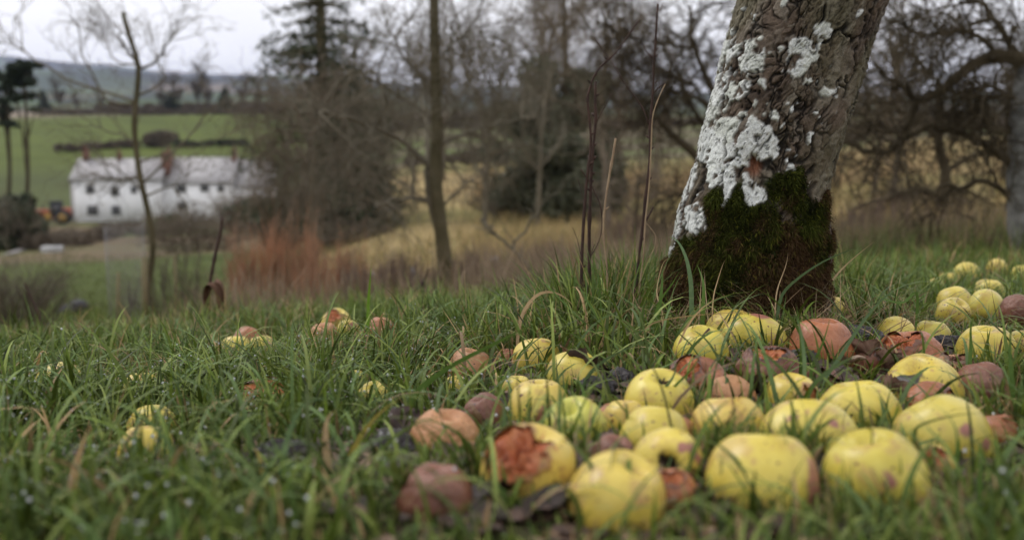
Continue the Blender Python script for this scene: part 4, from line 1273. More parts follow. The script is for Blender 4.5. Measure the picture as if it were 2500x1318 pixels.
stem("dry_weed", [(1548,740),(1556,666),(1560,623),(1568,565),(1575,493),(1580,450),(1585,410),(1588,353),(1586,302),(1592,254),(1596,198),(1595,152),(1599,127),(1602,70),(1606,10)], 7.5, 4, 1.74, M_DST,
     "tall dark dead stem nearest the trunk with thin side twigs", [([(1584,306),(1576,280),(1565,257),(1544,229),(1520,198),(1500,161),(1474,127),(1450,90)], 3.5, 1.6), ([(1596,229),(1606,216),(1623,202)], 3, 2), ([(1595,152),(1588,140),(1579,127),(1566,105)], 2.5, 1.5), ([(1576,540),(1588,520),(1595,505)], 5, 3)], 9, GS, 3)
stem("straw_weed", [(1484,745),(1484,724),(1482,652),(1478,623),(1472,565),(1475,522),(1479,480),(1491,410),(1498,370),(1503,338)], 3.5, 5, 1.74, M_TST,
     "pale straw coloured dead stem standing between the dark ones", (), 1, GS, 4)
stem("straw_weed", [(1560,740),(1563,680),(1572,623),(1575,536),(1581,493),(1586,438),(1590,353),(1592,285),(1602,254),(1612,230),(1624,206)], 4, 2, 1.70, M_TST,
     "pale straw stem running up against the tall dark one by the trunk", [([(1578,545),(1591,560),(1602,577),(1598,608),(1583,629)], 1.8, 1.5)], 0, GS, 5)
stem("dry_weed", [(500,780),(506,740),(508,715),(518,660),(526,620),(535,585),(540,560),(542,530)], 9, 6, 3.3, M_DST,
     "blurred leaning dead stem with a pale tip on the left of the brow", (), 3, None, 6)
stem("dry_weed", [(130,850),(118,825),(98,775),(78,730),(60,690)], 6, 4, 3.4, M_DST, "thin reddish dead stem leaning left near the left edge", (), 0, None, 7)
stem("dry_weed", [(1018,760),(1024,735),(1030,700),(1038,680),(1046,655)], 4, 3, 4.0, M_DST, "short dead stem with a dark seed head below the slender tree", [([(1026,712),(1031,698),(1033,686)], 16, 10)], 0, None, 8)
# withered dock leaf curled over on the left brow
def withered():
    Y = 3.25
    b = P(530, 775, Y); b[2] = Gs(b[0], b[1])
    o = root("withered_plant", b, "dark brown curled withered leaf on a short stalk at the left of the brow", "withered plant")
    pts = np.array([P(*q, Y) for q in [(516, 780), (510, 745), (512, 705), (524, 688), (538, 695), (546, 720), (544, 750), (538, 775)]])
    C = smooth_path(pts, 26); ts = np.linspace(0, 1, 26)
    w = .010 + .020 * np.sin(ts * 3.14) ** 1.2
    s = np.array([.35, .94, .1])
    rows = []
    for k in np.linspace(-1, 1, 7):
        rows.append(C + s[None] * (w * k)[:, None] + np.array([0, 0, 1.])[None] * (.006 * np.sin(k * 4 + ts * 9))[:, None] - np.array([1, 0, 0])[None] * (.012 * k * k * np.sin(ts * 3.1))[:, None])
    V = np.stack(rows, 1).reshape(-1, 3) - b
    link("leaf", new_mesh("leaf", V, grid_faces(7, 26), None, True, M_LFD2), o)
    mb = MB(); mb.tube(C[:20], .006, 6); mb.tube(smooth_path([P(500, 790, Y), P(520, 760, Y), P(540, 775, Y), P(548, 800, Y)], 12), .012, 6); mb.build("stalk", M_LFD2, o, off=b)
M_LFD2 = two_tone("withered_leaf", (.060, .028, .014), (.11, .055, .03), 60, .7, .5, .002)
withered()
# ------------------------------------------------------------------ bare trees and shrubs
class Br:
    """collects branches; built as thin tubes of k sides"""
    def __init__(s): s.by = {}
    def add(s, pts, r, k):
        s.by.setdefault((len(pts), k), []).append((pts, r))
    def build(s, name, mat, parent, off):
        Vs = []; Qs = []; n0 = 0
        for (n, k), lst in s.by.items():
            Pn = np.array([a for a, b in lst], float); Rn = np.array([b for a, b in lst], float)
            tg = np.gradient(Pn, axis=1); tg /= np.linalg.norm(tg, axis=2)[..., None] + 1e-12
            ref = np.array([.31, .81, .49]); a = np.cross(tg, ref); a /= np.linalg.norm(a, axis=2)[..., None] + 1e-9; b = np.cross(tg, a)
            ang = np.arange(k) / k * 2 * np.pi
            ring = Pn[:, :, None, :] + Rn[:, :, None, None] * (np.cos(ang)[None, None, :, None] * a[:, :, None, :] + np.sin(ang)[None, None, :, None] * b[:, :, None, :])
            V = ring.reshape(-1, 3); q = grid_faces(k, n, True)
            Q = (np.arange(len(lst))[:, None, None] * (n * k) + q[None]).reshape(-1, 4) + n0
            Vs.append(V); Qs.append(Q); n0 += len(V)
        me = new_mesh(name, np.vstack(Vs) - np.asarray(off), np.vstack(Qs), None, True, mat)
        return link(name, me, parent)

def grow(br, rg, p, d, L, r, lev, maxlev, nchild, spread, trop, wig=.22, ratio=.62, r_end=.35, nseg=6, minr=.002, ks=(8, 5, 4, 3, 3)):
    pts = [np.array(p, float)]; d = np.array(d, float); d /= np.linalg.norm(d)
    for i in range(nseg):
        d = d + rg.normal(0, wig, 3) + np.array([0, 0, trop[min(lev, len(trop) - 1)]]) / nseg
        d /= np.linalg.norm(d); pts.append(pts[-1] + d * (L / nseg))
    rad = np.linspace(r, max(r * r_end, minr * .6), nseg + 1)
    br.add(pts, rad, ks[min(lev, len(ks) - 1)])
    if lev >= maxlev: return
    n = nchild[min(lev, len(nchild) - 1)]
    for c in range(n):
        f = rg.uniform(.25, 1.0); i = min(int(f * nseg), nseg - 1); ff = f * nseg - i
        o = pts[i] * (1 - ff) + pts[i + 1] * ff
        dd = pts[i + 1] - pts[i]; dd /= np.linalg.norm(dd)
        rv = rg.normal(0, 1, 3); rv -= dd * rv.dot(dd); rv /= np.linalg.norm(rv) + 1e-9
        nd = dd * math.cos(spread) + rv * math.sin(spread)
        grow(br, rg, o, nd, L * ratio * rg.uniform(.6, 1.15), max(rad[i] * rg.uniform(.45, .65), minr), lev + 1, maxlev, nchild, spread, trop, wig, ratio, r_end, max(3, nseg - 1), minr, ks)

def sprout(br, rg, path, n, L, r, maxlev, nchild, spread, trop, wig=.25, minr=.002, f0=.1, up=0.0, ratio=.6):
    """side branches from a traced limb"""
    path = np.asarray(path)
    for c in range(n):
        f = rg.uniform(f0, .99) * (len(path) - 1); i = int(f); o = path[i] * (1 - (f - i)) + path[min(i + 1, len(path) - 1)] * (f - i)
        dd = path[min(i + 1, len(path) - 1)] - path[max(i - 1, 0)]; dd /= np.linalg.norm(dd) + 1e-9
        rv = rg.normal(0, 1, 3); rv[2] += up; rv -= dd * rv.dot(dd); rv /= np.linalg.norm(rv) + 1e-9
        nd = dd * math.cos(spread) + rv * math.sin(spread)
        grow(br, rg, o, nd, L * rg.uniform(.5, 1.2), r * rg.uniform(.6, 1.1), 1, maxlev, nchild, spread, trop, wig, ratio, .35, 6, minr)

def bark(name, a, b, s=6): return two_tone(name, a, b, s, .9, .5, .02, .15)
B_OL = bark("olive_bark", (.055, .048, .024), (.10, .085, .05))
B_BR = bark("brown_twig", (.11, .088, .064), (.165, .135, .10), 2)
B_GR = bark("grey_twig", (.088, .078, .055), (.15, .13, .095), 3)
B_DK = bark("dark_bark", (.040, .031, .018), (.075, .060, .036))
B_GY = bark("lichen_grey_bark", (.10, .10, .095), (.25, .25, .235), 14)
B_RD = bark("red_brown_stem", (.40, .21, .12), (.24, .14, .09), 2)
B_FAR = bark("far_twig", (.055, .043, .034), (.085, .068, .052), .3)

def pline(pl, Y): return np.array([P(a[0], a[1], a[2] if len(a) > 2 else Y) for a in pl])
def foot(o, b):
    """push a traced base down to the ground"""
    b[2] = Gs(b[0], b[1]); return b

def traced_tree(name, trunk, w0, w1, Y, limbs, mat_t, mat_c, label, seed, twig, cat="tree", group=None):
    """trunk & limbs traced in the photo at their own distance; twig = dict for sprout"""
    rg = np.random.default_rng(seed)
    tp = pline(trunk, Y); b = tp[0].copy(); gz = Gs(b[0], b[1])
    if tp[0][2] > gz: tp = np.vstack([[tp[0][0], tp[0][1], gz - .03], tp]); b = tp[0].copy()
    b[2] = gz
    o = root(name, b, label, cat, group)
    C = smooth_path(tp, 26); rad = np.linspace(w0, w1, 26) / 2 / F * Y
    rad *= 1 + .10 * (np.array([rg.random() for _ in range(26)]) - .5); rad[0] *= 1.25
    mb = MB(); mb.tube(C, rad, 12); mb.build("trunk", mat_t, o, off=b)
    br = Br()
    sprout(br, rg, C, twig.get('nt', 14), twig['L'], twig['r'], twig.get('lev', 3), twig.get('nc', (6, 5, 4)), twig.get('sp', .9), twig.get('trop', (.3, -.2, -.4)), minr=twig.get('minr', .003), f0=twig.get('f0', .3))
    for lm in limbs:
        pl, a, c = lm[0], lm[1], lm[2]
        W_ = smooth_path(pline(pl, Y), 12)
        W_[1:] += rg.normal(0, .02, (11, 3)) * np.linspace(0, 1, 11)[:, None]
        br.add(list(W_), np.linspace(a, c, 12) / 2 / F * Y, 8)
        sprout(br, rg, W_, lm[3] if len(lm) > 3 else twig.get('nl', 12), twig['L'], twig['r'], twig.get('lev', 3), twig.get('nc', (6, 5, 4)), twig.get('sp', .9), twig.get('trop', (.3, -.2, -.4)), minr=twig.get('minr', .003))
    br.build("crown", mat_c, o, b)
    return o

# slender tree in the middle
traced_tree("slender_tree", [(1090,705),(1086,650),(1082,600),(1074,545),(1067,485),(1062,430),(1065,350),(1068,290),(1063,210),(1062,127),(1060,50),(1058,-60),(1064,-180)], 42, 20, 8.0,
  [([(1068,560),(1050,500),(1042,450),(1040,410),(1050,350,8.3),(1035,280,8.6),(1030,210,8.9)], 18, 8, 10),
   ([(1062,492),(1020,482),(960,487,7.6),(915,497,7.3)], 12, 5, 10),
   ([(1066,230),(1085,203),(1104,190),(1106,160),(1100,120),(1108,60)], 12, 5, 8),
   ([(1064,420),(1010,370),(950,315,7.6),(880,298,7.2),(820,288,6.9),(765,290,6.6)], 14, 6, 16),
   ([(916,303,7.4),(935,270,7.4),(946,245,7.3),(925,215,7.2),(900,180,7)], 8, 4, 6),
   ([(1066,360),(1120,330),(1190,305,8.3),(1250,292,8.6),(1320,285,9)], 11, 4, 12),
   ([(1062,250),(1030,190),(990,150),(960,90),(930,20)], 10, 4, 12),
   ([(1064,300),(1020,260),(960,230),(900,190,7.6),(840,170,7.2)], 9, 4, 12),
   ([(1062,160),(1110,100),(1160,60),(1190,-20)], 8, 4, 10),
   ([(1068,330),(1110,270),(1150,200,8.3),(1180,140,8.6)], 8, 3, 12),
   ([(1070,520),(1110,470),(1160,430,8.2),(1220,420,8.5)], 7, 3, 8)],
  B_OL, B_GR, "slender upright tree with an olive mossy trunk standing alone in the middle", 21,
  dict(nt=18, nl=12, L=.62, r=.008, lev=3, nc=(5, 5, 4), sp=.9, trop=(.0, -.35, -.6), minr=.0022, f0=.35))
# fine drooping twigs of a second tree left of it
traced_tree("weeping_twig_tree", [(770,640),(765,560),(755,480),(760,400),(750,330),(765,270),(770,210)], 20, 9, 12.5,
  [([(755,420),(765,380),(760,340),(768,300),(750,270)], 8, 4, 14), ([(752,400),(720,355),(700,325),(685,312),(672,325)], 9, 3, 15), ([(757,330),(725,275),(700,245),(670,235)], 8, 3, 14),
   ([(757,330),(800,280),(850,250),(900,250)], 8, 3, 18), ([(757,440),(730,460),(722,500),(730,540)], 7, 4, 8), ([(760,400),(820,380),(880,400),(920,440)], 8, 3, 16), ([(762,370),(725,385),(705,410),(695,450)], 7, 3, 14),
   ([(765,300),(720,305),(695,340),(680,380)], 6, 3, 20)],
  B_GR, B_BR, "bare brown tree with fine drooping twigs in front of the dark conifer", 22,
  dict(nt=12, nl=14, L=.85, r=.009, lev=3, nc=(5, 5, 4), sp=.8, trop=(-.1, -.7, -1.0), minr=.003, f0=.3))
# young tree in the wire guard on the left
traced_tree("young_tree", [(352,765),(358,700),(372,640),(375,590),(366,530),(350,470),(340,420),(330,350),(327,290),(336,220),(341,165),(330,127),(315,90),(300,30)], 17, 11, 9.0,
  [([(340,165),(325,140),(308,118),(290,80)], 8, 5, 6), ([(338,250),(300,260),(262,250),(240,215),(222,165),(205,120),(190,60)], 7, 3, 8), ([(340,170),(372,158),(395,135),(410,105),(430,50)], 8, 3, 6),
   ([(335,235),(380,215),(400,190),(395,160)], 6, 3, 6), ([(330,250),(280,230),(200,215),(150,180),(100,160),(60,130),(30,80)], 7, 3, 7), ([(338,430),(300,440),(250,435),(200,425)], 7, 3, 8),
   ([(346,450),(400,400),(440,350),(490,300),(540,250),(580,190)], 6, 2, 7), ([(345,160),(290,155),(265,125),(250,90)], 5, 2, 5), ([(350,470),(300,420),(230,380)], 5, 2, 6), ([(355,480),(420,450),(450,500),(470,560)], 6, 2, 5),
   ([(330,350),(300,330),(240,310),(170,300)], 5, 2, 5), ([(332,400),(380,380),(420,385)], 5, 2, 6)],
  B_OL, B_GR, "young leafless tree with arching branches growing out of a wire guard at the left", 23,
  dict(nt=8, nl=6, L=.46, r=.0055, lev=3, nc=(5, 4, 3), sp=.7, trop=(.5, .5, .3), minr=.0020, f0=.4))
# tree behind the trunk
traced_tree("gnarled_tree", [(1760,660),(1755,600),(1745,520),(1740,450),(1735,400),(1750,340),(1760,270)], 46, 30, 9.5,
  [([(1740,430),(1700,380),(1660,345),(1630,320),(1600,285),(1570,270)], 26, 10, 12), ([(1755,290),(1725,258),(1695,234),(1655,222),(1615,228),(1580,250)], 14, 6, 14),
   ([(1750,340),(1700,280),(1660,200),(1640,140),(1600,90)], 14, 6, 22), ([(1700,210),(1620,180),(1540,170),(1480,200)], 9, 3, 22), ([(1760,270),(1720,180),(1690,100),(1680,20)], 18, 8, 24), ([(1690,120),(1600,100),(1520,90),(1450,60)], 9, 3, 22),
   ([(1740,450),(1690,470),(1640,470),(1600,500)], 10, 4, 10), ([(1745,520),(1700,530),(1665,520)], 8, 3, 8)],
  B_DK, B_DK, "gnarled dark tree with arching limbs directly behind the main trunk", 24,
  dict(nt=8, nl=11, L=.62, r=.010, lev=3, nc=(5, 5, 4), sp=.85, trop=(.1, -.1, -.3), minr=.0032, f0=.5))
# big spreading tree at the right edge
traced_tree("spreading_tree", [(2510,640),(2505,600),(2495,500),(2495,400),(2500,300),(2510,200),(2530,100)], 78, 60, 6.0,
  [([(2520,160),(2480,142),(2430,132),(2380,160),(2330,192),(2280,222),(2235,248)], 44, 17, 14), ([(2235,245),(2200,210),(2160,180),(2130,150)], 15, 8, 12), ([(2235,248),(2215,330),(2180,365),(2150,374),(2110,365),(2060,352),(2030,352)], 20, 12, 10),
   ([(2500,420),(2440,380),(2370,330),(2300,310),(2240,310),(2180,360)], 24, 12, 14), ([(2498,520),(2460,470),(2400,440),(2330,450),(2270,480)], 18, 9, 8),
   ([(2430,132),(2400,90),(2330,70),(2240,80),(2160,60)], 14, 5, 22), ([(2510,260),(2450,230),(2380,240),(2320,280)], 12, 5, 20), ([(2500,330),(2440,320),(2400,300),(2360,260)], 12, 5, 18),
   ([(2480,142),(2440,60),(2380,0),(2300,-60)], 18, 8, 22), ([(2240,300),(2190,330),(2140,300),(2100,270)], 7, 3, 14)],
  B_GY, B_DK, "spreading dark branched tree with a lichen grey trunk cut by the right edge", 25,
  dict(nt=8, nl=10, L=.50, r=.008, lev=3, nc=(5, 5, 3), sp=.85, trop=(.1, -.15, -.3), minr=.0026, f0=.5))
# second tree behind it, filling the right
traced_tree("crooked_tree", [(2330,600),(2325,540),(2300,480),(2310,420),(2290,350),(2300,290),(2290,200)], 34, 16, 12.0,
  [([(2300,480),(2240,460),(2180,480),(2110,500),(2060,540)], 16, 8, 8), ([(2310,420),(2370,380),(2440,360),(2490,380)], 12, 5, 16), ([(2295,350),(2240,290),(2170,260),(2110,250)], 12, 5, 18),
   ([(2300,290),(2360,240),(2420,200),(2480,190)], 10, 5, 18), ([(2290,200),(2240,150),(2200,100)], 10, 5, 14), ([(2300,470),(2370,470),(2430,500),(2450,560)], 10, 5, 14)],
  B_DK, B_DK, "crooked dark tree just left of the lichen grey trunk, farther off", 26,
  dict(nt=6, nl=6, L=.85, r=.014, lev=3, nc=(4, 4, 3), sp=.85, trop=(.1, -.1, -.2), minr=.0048, f0=.4))
# slim tree between stems and trunk, leaning sapling
traced_tree("slim_tree", [(1546,680),(1548,620),(1551,560),(1556,490),(1560,430)], 12, 8, 12.0,
  [([(1552,530),(1530,500),(1500,490)], 6, 3, 6), ([(1554,510),(1590,480),(1640,470)], 6, 3, 6)], B_DK, B_BR, "slim dark tree seen between the dead stems and the trunk", 27,
  dict(nt=12, nl=8, L=.6, r=.010, lev=3, nc=(5, 5, 4), sp=.8, trop=(.2, .1, -.2), minr=.0042, f0=.45))
traced_tree("broken_sapling", [(1318,700),(1300,665),(1275,635),(1252,608)], 9, 7, 5.6,
  [([(1252,608),(1225,585),(1190,548),(1170,535)], 7, 4, 3), ([(1255,610),(1252,590),(1275,572),(1305,548),(1330,510),(1336,480)], 7, 4, 4), ([(1215,580),(1205,560),(1198,545)], 5, 3, 1)], B_GR, B_GR,
  "small forked leafless sapling leaning left of the dead stems", 28, dict(nt=1, nl=2, L=.16, r=.004, lev=2, nc=(2, 2), sp=.6, trop=(.3, .3), minr=.0016, f0=.4))

def bare_tree(name, px, py, Y, H, seed, mat, label, upright=.25, nt=22, group=None, cat="tree", minr=None, spread=.7, nc=(6, 5, 4), rr=.016, keep=True):
    b = P(px, py, Y); b[2] = Gs(b[0], b[1]) if keep else b[2]
    rg = np.random.default_rng(seed); o = root(name, b, label, cat, group)
    pts = [b.copy() - np.array([0, 0, .1])]; d = np.array([0, 0, 1.])
    for i in range(10):
        d = d + rg.normal(0, .07, 3); d[2] = max(d[2], .7); d /= np.linalg.norm(d); pts.append(pts[-1] + d * H * .085)
    mb = MB(); rad = np.linspace(H * rr, H * rr * .3, 11); mb.tube(smooth_path(pts, 16), np.interp(np.linspace(0, 10, 16), range(11), rad), 9); mb.build("trunk", mat, o, off=b)
    br = Br(); mr = minr or Y * .00022
    sprout(br, rg, np.array(pts), nt, H * .36, H * rr * .35, 3, nc, spread, (upright * 2, upright * 2, upright), minr=mr, f0=.28, up=.3)
    br.build("crown", mat, o, b); return o

def copy_tree(o, loc, label, rz=0.0, s=1.0):
    c = o.copy(); SC.collection.objects.link(c); c.location = [float(t) for t in loc]; c.rotation_euler = (0, 0, rz); c.scale = (s, s, s); c["label"] = label
    for ch in o.children:
        d = ch.copy(); SC.collection.objects.link(d); d.parent = c
    return c

bare_tree("bare_tree", 1190, 470, 42, 8.6, 31, B_BR, "bare brown tree rising behind the slender one, left of the upright row", .5, 26)
bare_tree("bare_tree", 1262, 465, 46, 9.8, 32, B_BR, "tall bare brown tree with upright twigs left of the ivy clad one", .6, 26)
bare_tree("bare_tree", 1440, 470, 40, 8.4, 33, B_BR, "bare brown tree right of the ivy clad one behind the dead stems", .4, 28)
bare_tree("bare_tree", 1330, 460, 50, 10.5, 34, B_BR, "bare brown tree whose top shows above the ivy", .6, 26)
bare_tree("bare_tree", 1520, 470, 44, 7.6, 35, B_BR, "bare brown tree between the dead stems and the gnarled tree", .4, 26)
bare_tree("bare_tree", 940, 520, 32, 6.0, 36, B_GR, "bare greyish tree between the conifer and the slender tree", .2, 26)
bare_tree("bare_tree", 2130, 500, 26, 4.6, 37, B_BR, "bare brown tree right of the main trunk on the dry slope", .3, 26)
bare_tree("bare_tree", 2440, 470, 30, 5.4, 38, B_DK, "dark bare tree far behind the lichen grey trunk", .3, 28)
bare_tree("twiggy_tree", 1180, 505, 21, 4.4, 134, B_GR, "greyish twiggy tree just right of the slender one", .1, 34)
bare_tree("twiggy_tree", 1485, 560, 19, 4.4, 135, B_BR, "twiggy brown tree seen through the dead stems", .1, 18)
bare_tree("twiggy_tree", 1310, 520, 23, 4.4, 136, B_GR, "grey brown twiggy tree in front of the ivy clad one", .1, 16)
bare_tree("twiggy_tree", 2180, 560, 16, 3.6, 137, B_BR, "brown twiggy tree in the dry grass right of the trunk", .1, 30)
bare_tree("bare_tree", 1080, 440, 60, 9.0, 130, B_BR, "bare brown tree seen through the branches left of the slender trunk", .5, 28)
bare_tree("bare_tree", 1010, 470, 44, 6.4, 131, B_GR, "low bare tree between the slender tree and the conifers", .3, 28)
bare_tree("bare_tree", 1600, 440, 60, 9.0, 132, B_BR, "distant bare tree between the tall dark stem and the trunk", .4, 28)
bare_tree("bare_tree", 2040, 470, 34, 6.0, 133, B_DK, "dark bare tree just emerging right of the main trunk", .3, 28)
bare_tree("bare_tree", 770, 560, 24, 2.6, 39, B_BR, "low bare brown tree left of the conifer foot beside the house", .2, 30)

# ---- leaf masses for evergreens
def leaf_mass(rg, centers, radii, n, size, squash=.8):
    centers = np.asarray(centers); radii = np.asarray(radii)
    w = radii ** 3; pick = rg.choice(len(centers), n, p=w / w.sum())
    d = rg.normal(0, 1, (n, 3)); d /= np.linalg.norm(d, axis=1)[:, None]
    rr = (.35 + .65 * rg.random(n) ** .5)
    c = centers[pick] + d * (radii[pick] * rr)[:, None] * np.array([1, 1, squash])
    a = rg.normal(0, 1, (n, 3)); a /= np.linalg.norm(a, axis=1)[:, None]
    b = np.cross(a, rg.normal(0, 1, (n, 3))); b /= np.linalg.norm(b, axis=1)[:, None]
    s = size * (.6 + .8 * rg.random(n))[:, None]
    V = np.stack([c - a * s, c + b * s * .5, c + a * s, c - b * s * .5], 1).reshape(-1, 3)
    Q = np.arange(n)[:, None] * 4 + np.array([[0, 1, 2, 3]])
    return V, Q, pick
def leaf_mat(name, c1, c2, sc=2.0): return two_tone(name, c1, c2, sc, .6, 0, .01, .3)
L_DK = leaf_mat("dark_evergreen_leaf", (.014, .022, .010), (.045, .060, .022), 3)
L_IV = leaf_mat("ivy_leaf", (.045, .052, .027), (.10, .102, .062), 2)
L_GN = leaf_mat("green_bush_leaf", (.06, .08, .03), (.11, .12, .05), 2)
L_PN = leaf_mat("pine_needle", (.016, .026, .014), (.035, .05, .024), .5)
L_BT = leaf_mat("brown_hedge_leaf", (.070, .052, .034), (.12, .09, .06), 1)

def conifer(name, px, py, Y, H, Rb, seed, label, leaf, barkm, lowdense=True, nwh=26, size=.16, cat="conifer", nleaf=9000, droop=-.25, group=None):
    b = P(px, py, Y); b[2] = Gs(b[0], b[1]); rg = np.random.default_rng(seed)
    o = root(name, b, label, cat, group)
    mb = MB(); mb.tube([b - [0, 0, .2], b + [0, 0, H * .5], b + [0, 0, H]], [H * .022, H * .015, H * .004], 8); mb.build("trunk", barkm, o, off=b)
    br = Br(); cs = []; rs = []
    for i in range(nwh):
        f = (i + .5) / nwh; z = H * (.06 + .92 * f); Rr = Rb * (1 - f) ** .75 + H * .02
        for k in range(5):
            a = rg.random() * 6.28; L = Rr * rg.uniform(.65, 1.15)
            p = b + np.array([0, 0, z]); d = np.array([math.cos(a), math.sin(a), .15])
            pts = [p]
            for j in range(5):
                d = d + np.array([rg.normal(0, .08), rg.normal(0, .08), droop * .35]); pts.append(pts[-1] + d / np.linalg.norm(d) * L / 5)
                if rg.random() < (1.0 if f < .55 or not lowdense else .55): cs.append(pts[-1] + np.array([0, 0, -.03])); rs.append(Rr * .14 + H * .010)
            br.add(pts, np.linspace(H * .005, H * .0015, 6), 4)
            sprout(br, rg, np.array(pts), 5, L * .35, H * .002, 2, (3, 2), .9, (-.3, -.3), minr=Y * .0002)
    br.build("branch", barkm, o, b)
    V, Q, _ = leaf_mass(rg, cs, np.array(rs), nleaf, size)
    link("crown", new_mesh("crown", V - b, Q, None, False, leaf), o)
    return o
conifer("conifer", 797, 520, 30, 11.5, 2.3, 41, "tall dark conifer beside the white house with sparse upper branches", L_DK, B_OL, True, 24, .075, nleaf=15000)
conifer("conifer", 878, 515, 34, 6.4, 1.5, 42, "shorter dark green conifer just right of the tallest one", L_IV, B_OL, True, 20, .08, nleaf=8000)

def ivy_tree(px, py, Y, H, Wd, seed, label):
    b = P(px, py, Y); b[2] = Gs(b[0], b[1]); rg = np.random.default_rng(seed)
    o = root("ivy_clad_tree", b, label, "tree")
    mb = MB(); mb.tube([b - [0, 0, .1], b + [.1, 0, H * .5], b + [0, 0, H]], [.17, .12, .04], 8); mb.build("trunk", B_DK, o, off=b)
    br = Br(); sprout(br, rg, np.array([b, b + [.1, 0, H * .5], b + [0, 0, H]]), 30, H * .32, .03, 3, (6, 5, 4), .7, (.6, .5, .3), minr=Y * .00022, f0=.3, up=.3)
    br.build("crown", B_BR, o, b)
    cs = []; rs = []
    for i in range(60):
        f = rg.random(); cs.append(b + np.array([rg.normal(0, Wd * .24), rg.normal(0, Wd * .24), H * (.04 + .60 * f)])); rs.append(Wd * .17 * rg.uniform(.6, 1.2))
    V, Q, _ = leaf_mass(rg, cs, np.array(rs), 26000, .075); link("ivy", new_mesh("ivy", V - b, Q, None, False, L_IV), o)
ivy_tree(1372, 528, 28, 6.6, 3.4, 43, "tree clad in dark green ivy behind the pair of dead stems")

def bush(name, px, py, Y, wpx, hpx, seed, leaf, label, n=5000, size=None, twigs=True, tm=None, cat="bush", group=None, flat=False, twign=60):
    s = Y / F; b = P(px, py, Y); b[2] = Gs(b[0], b[1]); rg = np.random.default_rng(seed)
    o = root(name, b, label, cat, group); W_ = wpx * s; H = hpx * s
    if leaf is not None:
        cs = []; rs = []
        for i in range(34):
            a = rg.random() * 6.28; q = rg.random() ** .5
            x = math.cos(a) * q; y = math.sin(a) * q; top = math.sqrt(max(0, 1 - q * q)) if not flat else 1
            cs.append(b + np.array([x * W_ * .42, y * W_ * .35, H * (.12 + .72 * rg.random() * (.35 + .65 * top))])); rs.append(min(H * .26, W_ * .2) * rg.uniform(.6, 1.2))
        V, Q, _ = leaf_mass(rg, cs, np.array(rs), n, size or max(.03, H * .045)); link("foliage", new_mesh("foliage", V - b, Q, None, False, leaf), o)
    if twigs:
        br = Br()
        for k in range(twign):
            a = rg.random() * 6.28; q = rg.random() ** .5 * .5
            p = b + np.array([math.cos(a) * W_ * q * .7, math.sin(a) * W_ * q * .5, -.02])
            d = np.array([math.cos(a) * q * 1.4 * W_ / H, math.sin(a) * q * 1.2, 1.0])
            grow(br, rg, p, d, H * rg.uniform(.6, 1.1), H * .010 + .003, 1, 3, (5, 4, 4), .5, (.1, -.1, -.2), .14, .5, .35, 6, Y * .00022)
        br.build("branch", tm or B_BR, o, b)
    return o
def wand_bush(px, py, Y, wpx, hpx, n, seed, mat, label):
    s = Y / F; b = P(px, py, Y); b[2] = Gs(b[0], b[1]); rg = np.random.default_rng(seed)
    o = root("stemmy_shrub", b, label, "shrub"); br = Br()
    for k in range(n):
        x = rg.uniform(-.55, .55); hh = hpx * s * (1 - .35 * min(1, abs(x) * 1.5)) * (.65 + .5 * vnoise(np.array([[x * 5 + seed, 0, 0]]), 3)[0]) * rg.uniform(.55, 1.1)
        p = b + np.array([x * wpx * s * .85, rg.normal(0, .22) * wpx * s * .6, -.02])
        grow(br, rg, p, np.array([x * .25 + rg.normal(0, .07), rg.normal(0, .10), 1]), hh, rg.choice([.004, .006, .010]), 2, 3, (0, 0, 3), .25, (.2, .2, .2), .05, .45, .3, 6, .0022)
    br.build("stems", mat, o, b); return o
wand_bush(668, 735, 9.5, 185, 262, 330, 51, B_RD, "orange red bare stemmed shrub glowing left of the slender tree")
wand_bush(810, 740, 9.0, 180, 165, 260, 52, B_RD, "dull red brown stemmy thicket right of the orange red shrub")
B_PK = bark("pinkish_stem", (.17, .12, .095), (.13, .095, .075), 3)
wand_bush(960, 735, 8.5, 260, 100, 360, 53, B_PK, "low pinkish brown thicket under the left branches of the slender tree")
wand_bush(1180, 725, 8.5, 260, 90, 330, 54, B_PK, "low greyish brown thicket right of the slender tree foot")
wand_bush(1400, 715, 9.5, 260, 95, 330, 55, B_PK, "low brown thicket behind the feet of the dead stems")
wand_bush(500, 770, 7.0, 200, 90, 260, 56, B_PK, "low brown thicket behind the withered leaf")
wand_bush(420, 765, 9.5, 240, 210, 110, 57, B_GR, "thin grey green whippy growth between the wire guard and the leaning weed")
wand_bush(1560, 700, 11, 260, 150, 260, 58, B_PK, "brownish whippy growth behind the tall dark weed beside the trunk")
wand_bush(2200, 650, 10, 300, 120, 260, 59, B_PK, "low brownish whips on the brow right of the trunk")
bush("dark_bush", 40, 590, 48, 150, 110, 61, L_DK, "dark evergreen bush at the left edge below the path to the house", 6000)
bush("bramble", 30, 800, 10, 180, 180, 62, None, "grey brown tangle of bramble at the lower left edge", tm=B_GR, cat="bramble", twign=90)
bush("bramble", 250, 820, 8, 120, 36, 63, None, "low bramble tangle between the dark stones and the wire guard", tm=B_BR, cat="bramble", twign=14)
bush("leafless_bush", 620, 575, 60, 140, 90, 64, L_BT, "round leafless brown bush right of the house front", 3500, .10, tm=B_BR)
bush("green_bush", 605, 505, 80, 120, 80, 65, L_GN, "olive green bush over the low end of the house roof", 4000, .14, tm=B_BR)
bush("leafless_bush", 480, 640, 40, 200, 110, 66, L_BT, "wide brown leafless bush below the right wing of the house", 1500, .06, tm=B_BR)
bush("dark_bush", 690, 520, 34, 110, 130, 67, L_DK, "dark green holly bush at the left foot of the conifer", 6500)
bush("leafless_bush", 1246, 528, 30, 120, 75, 68, L_BT, "round dark brown bush on the dry slope left of the ivy clad tree", 1200, .05, tm=B_DK)
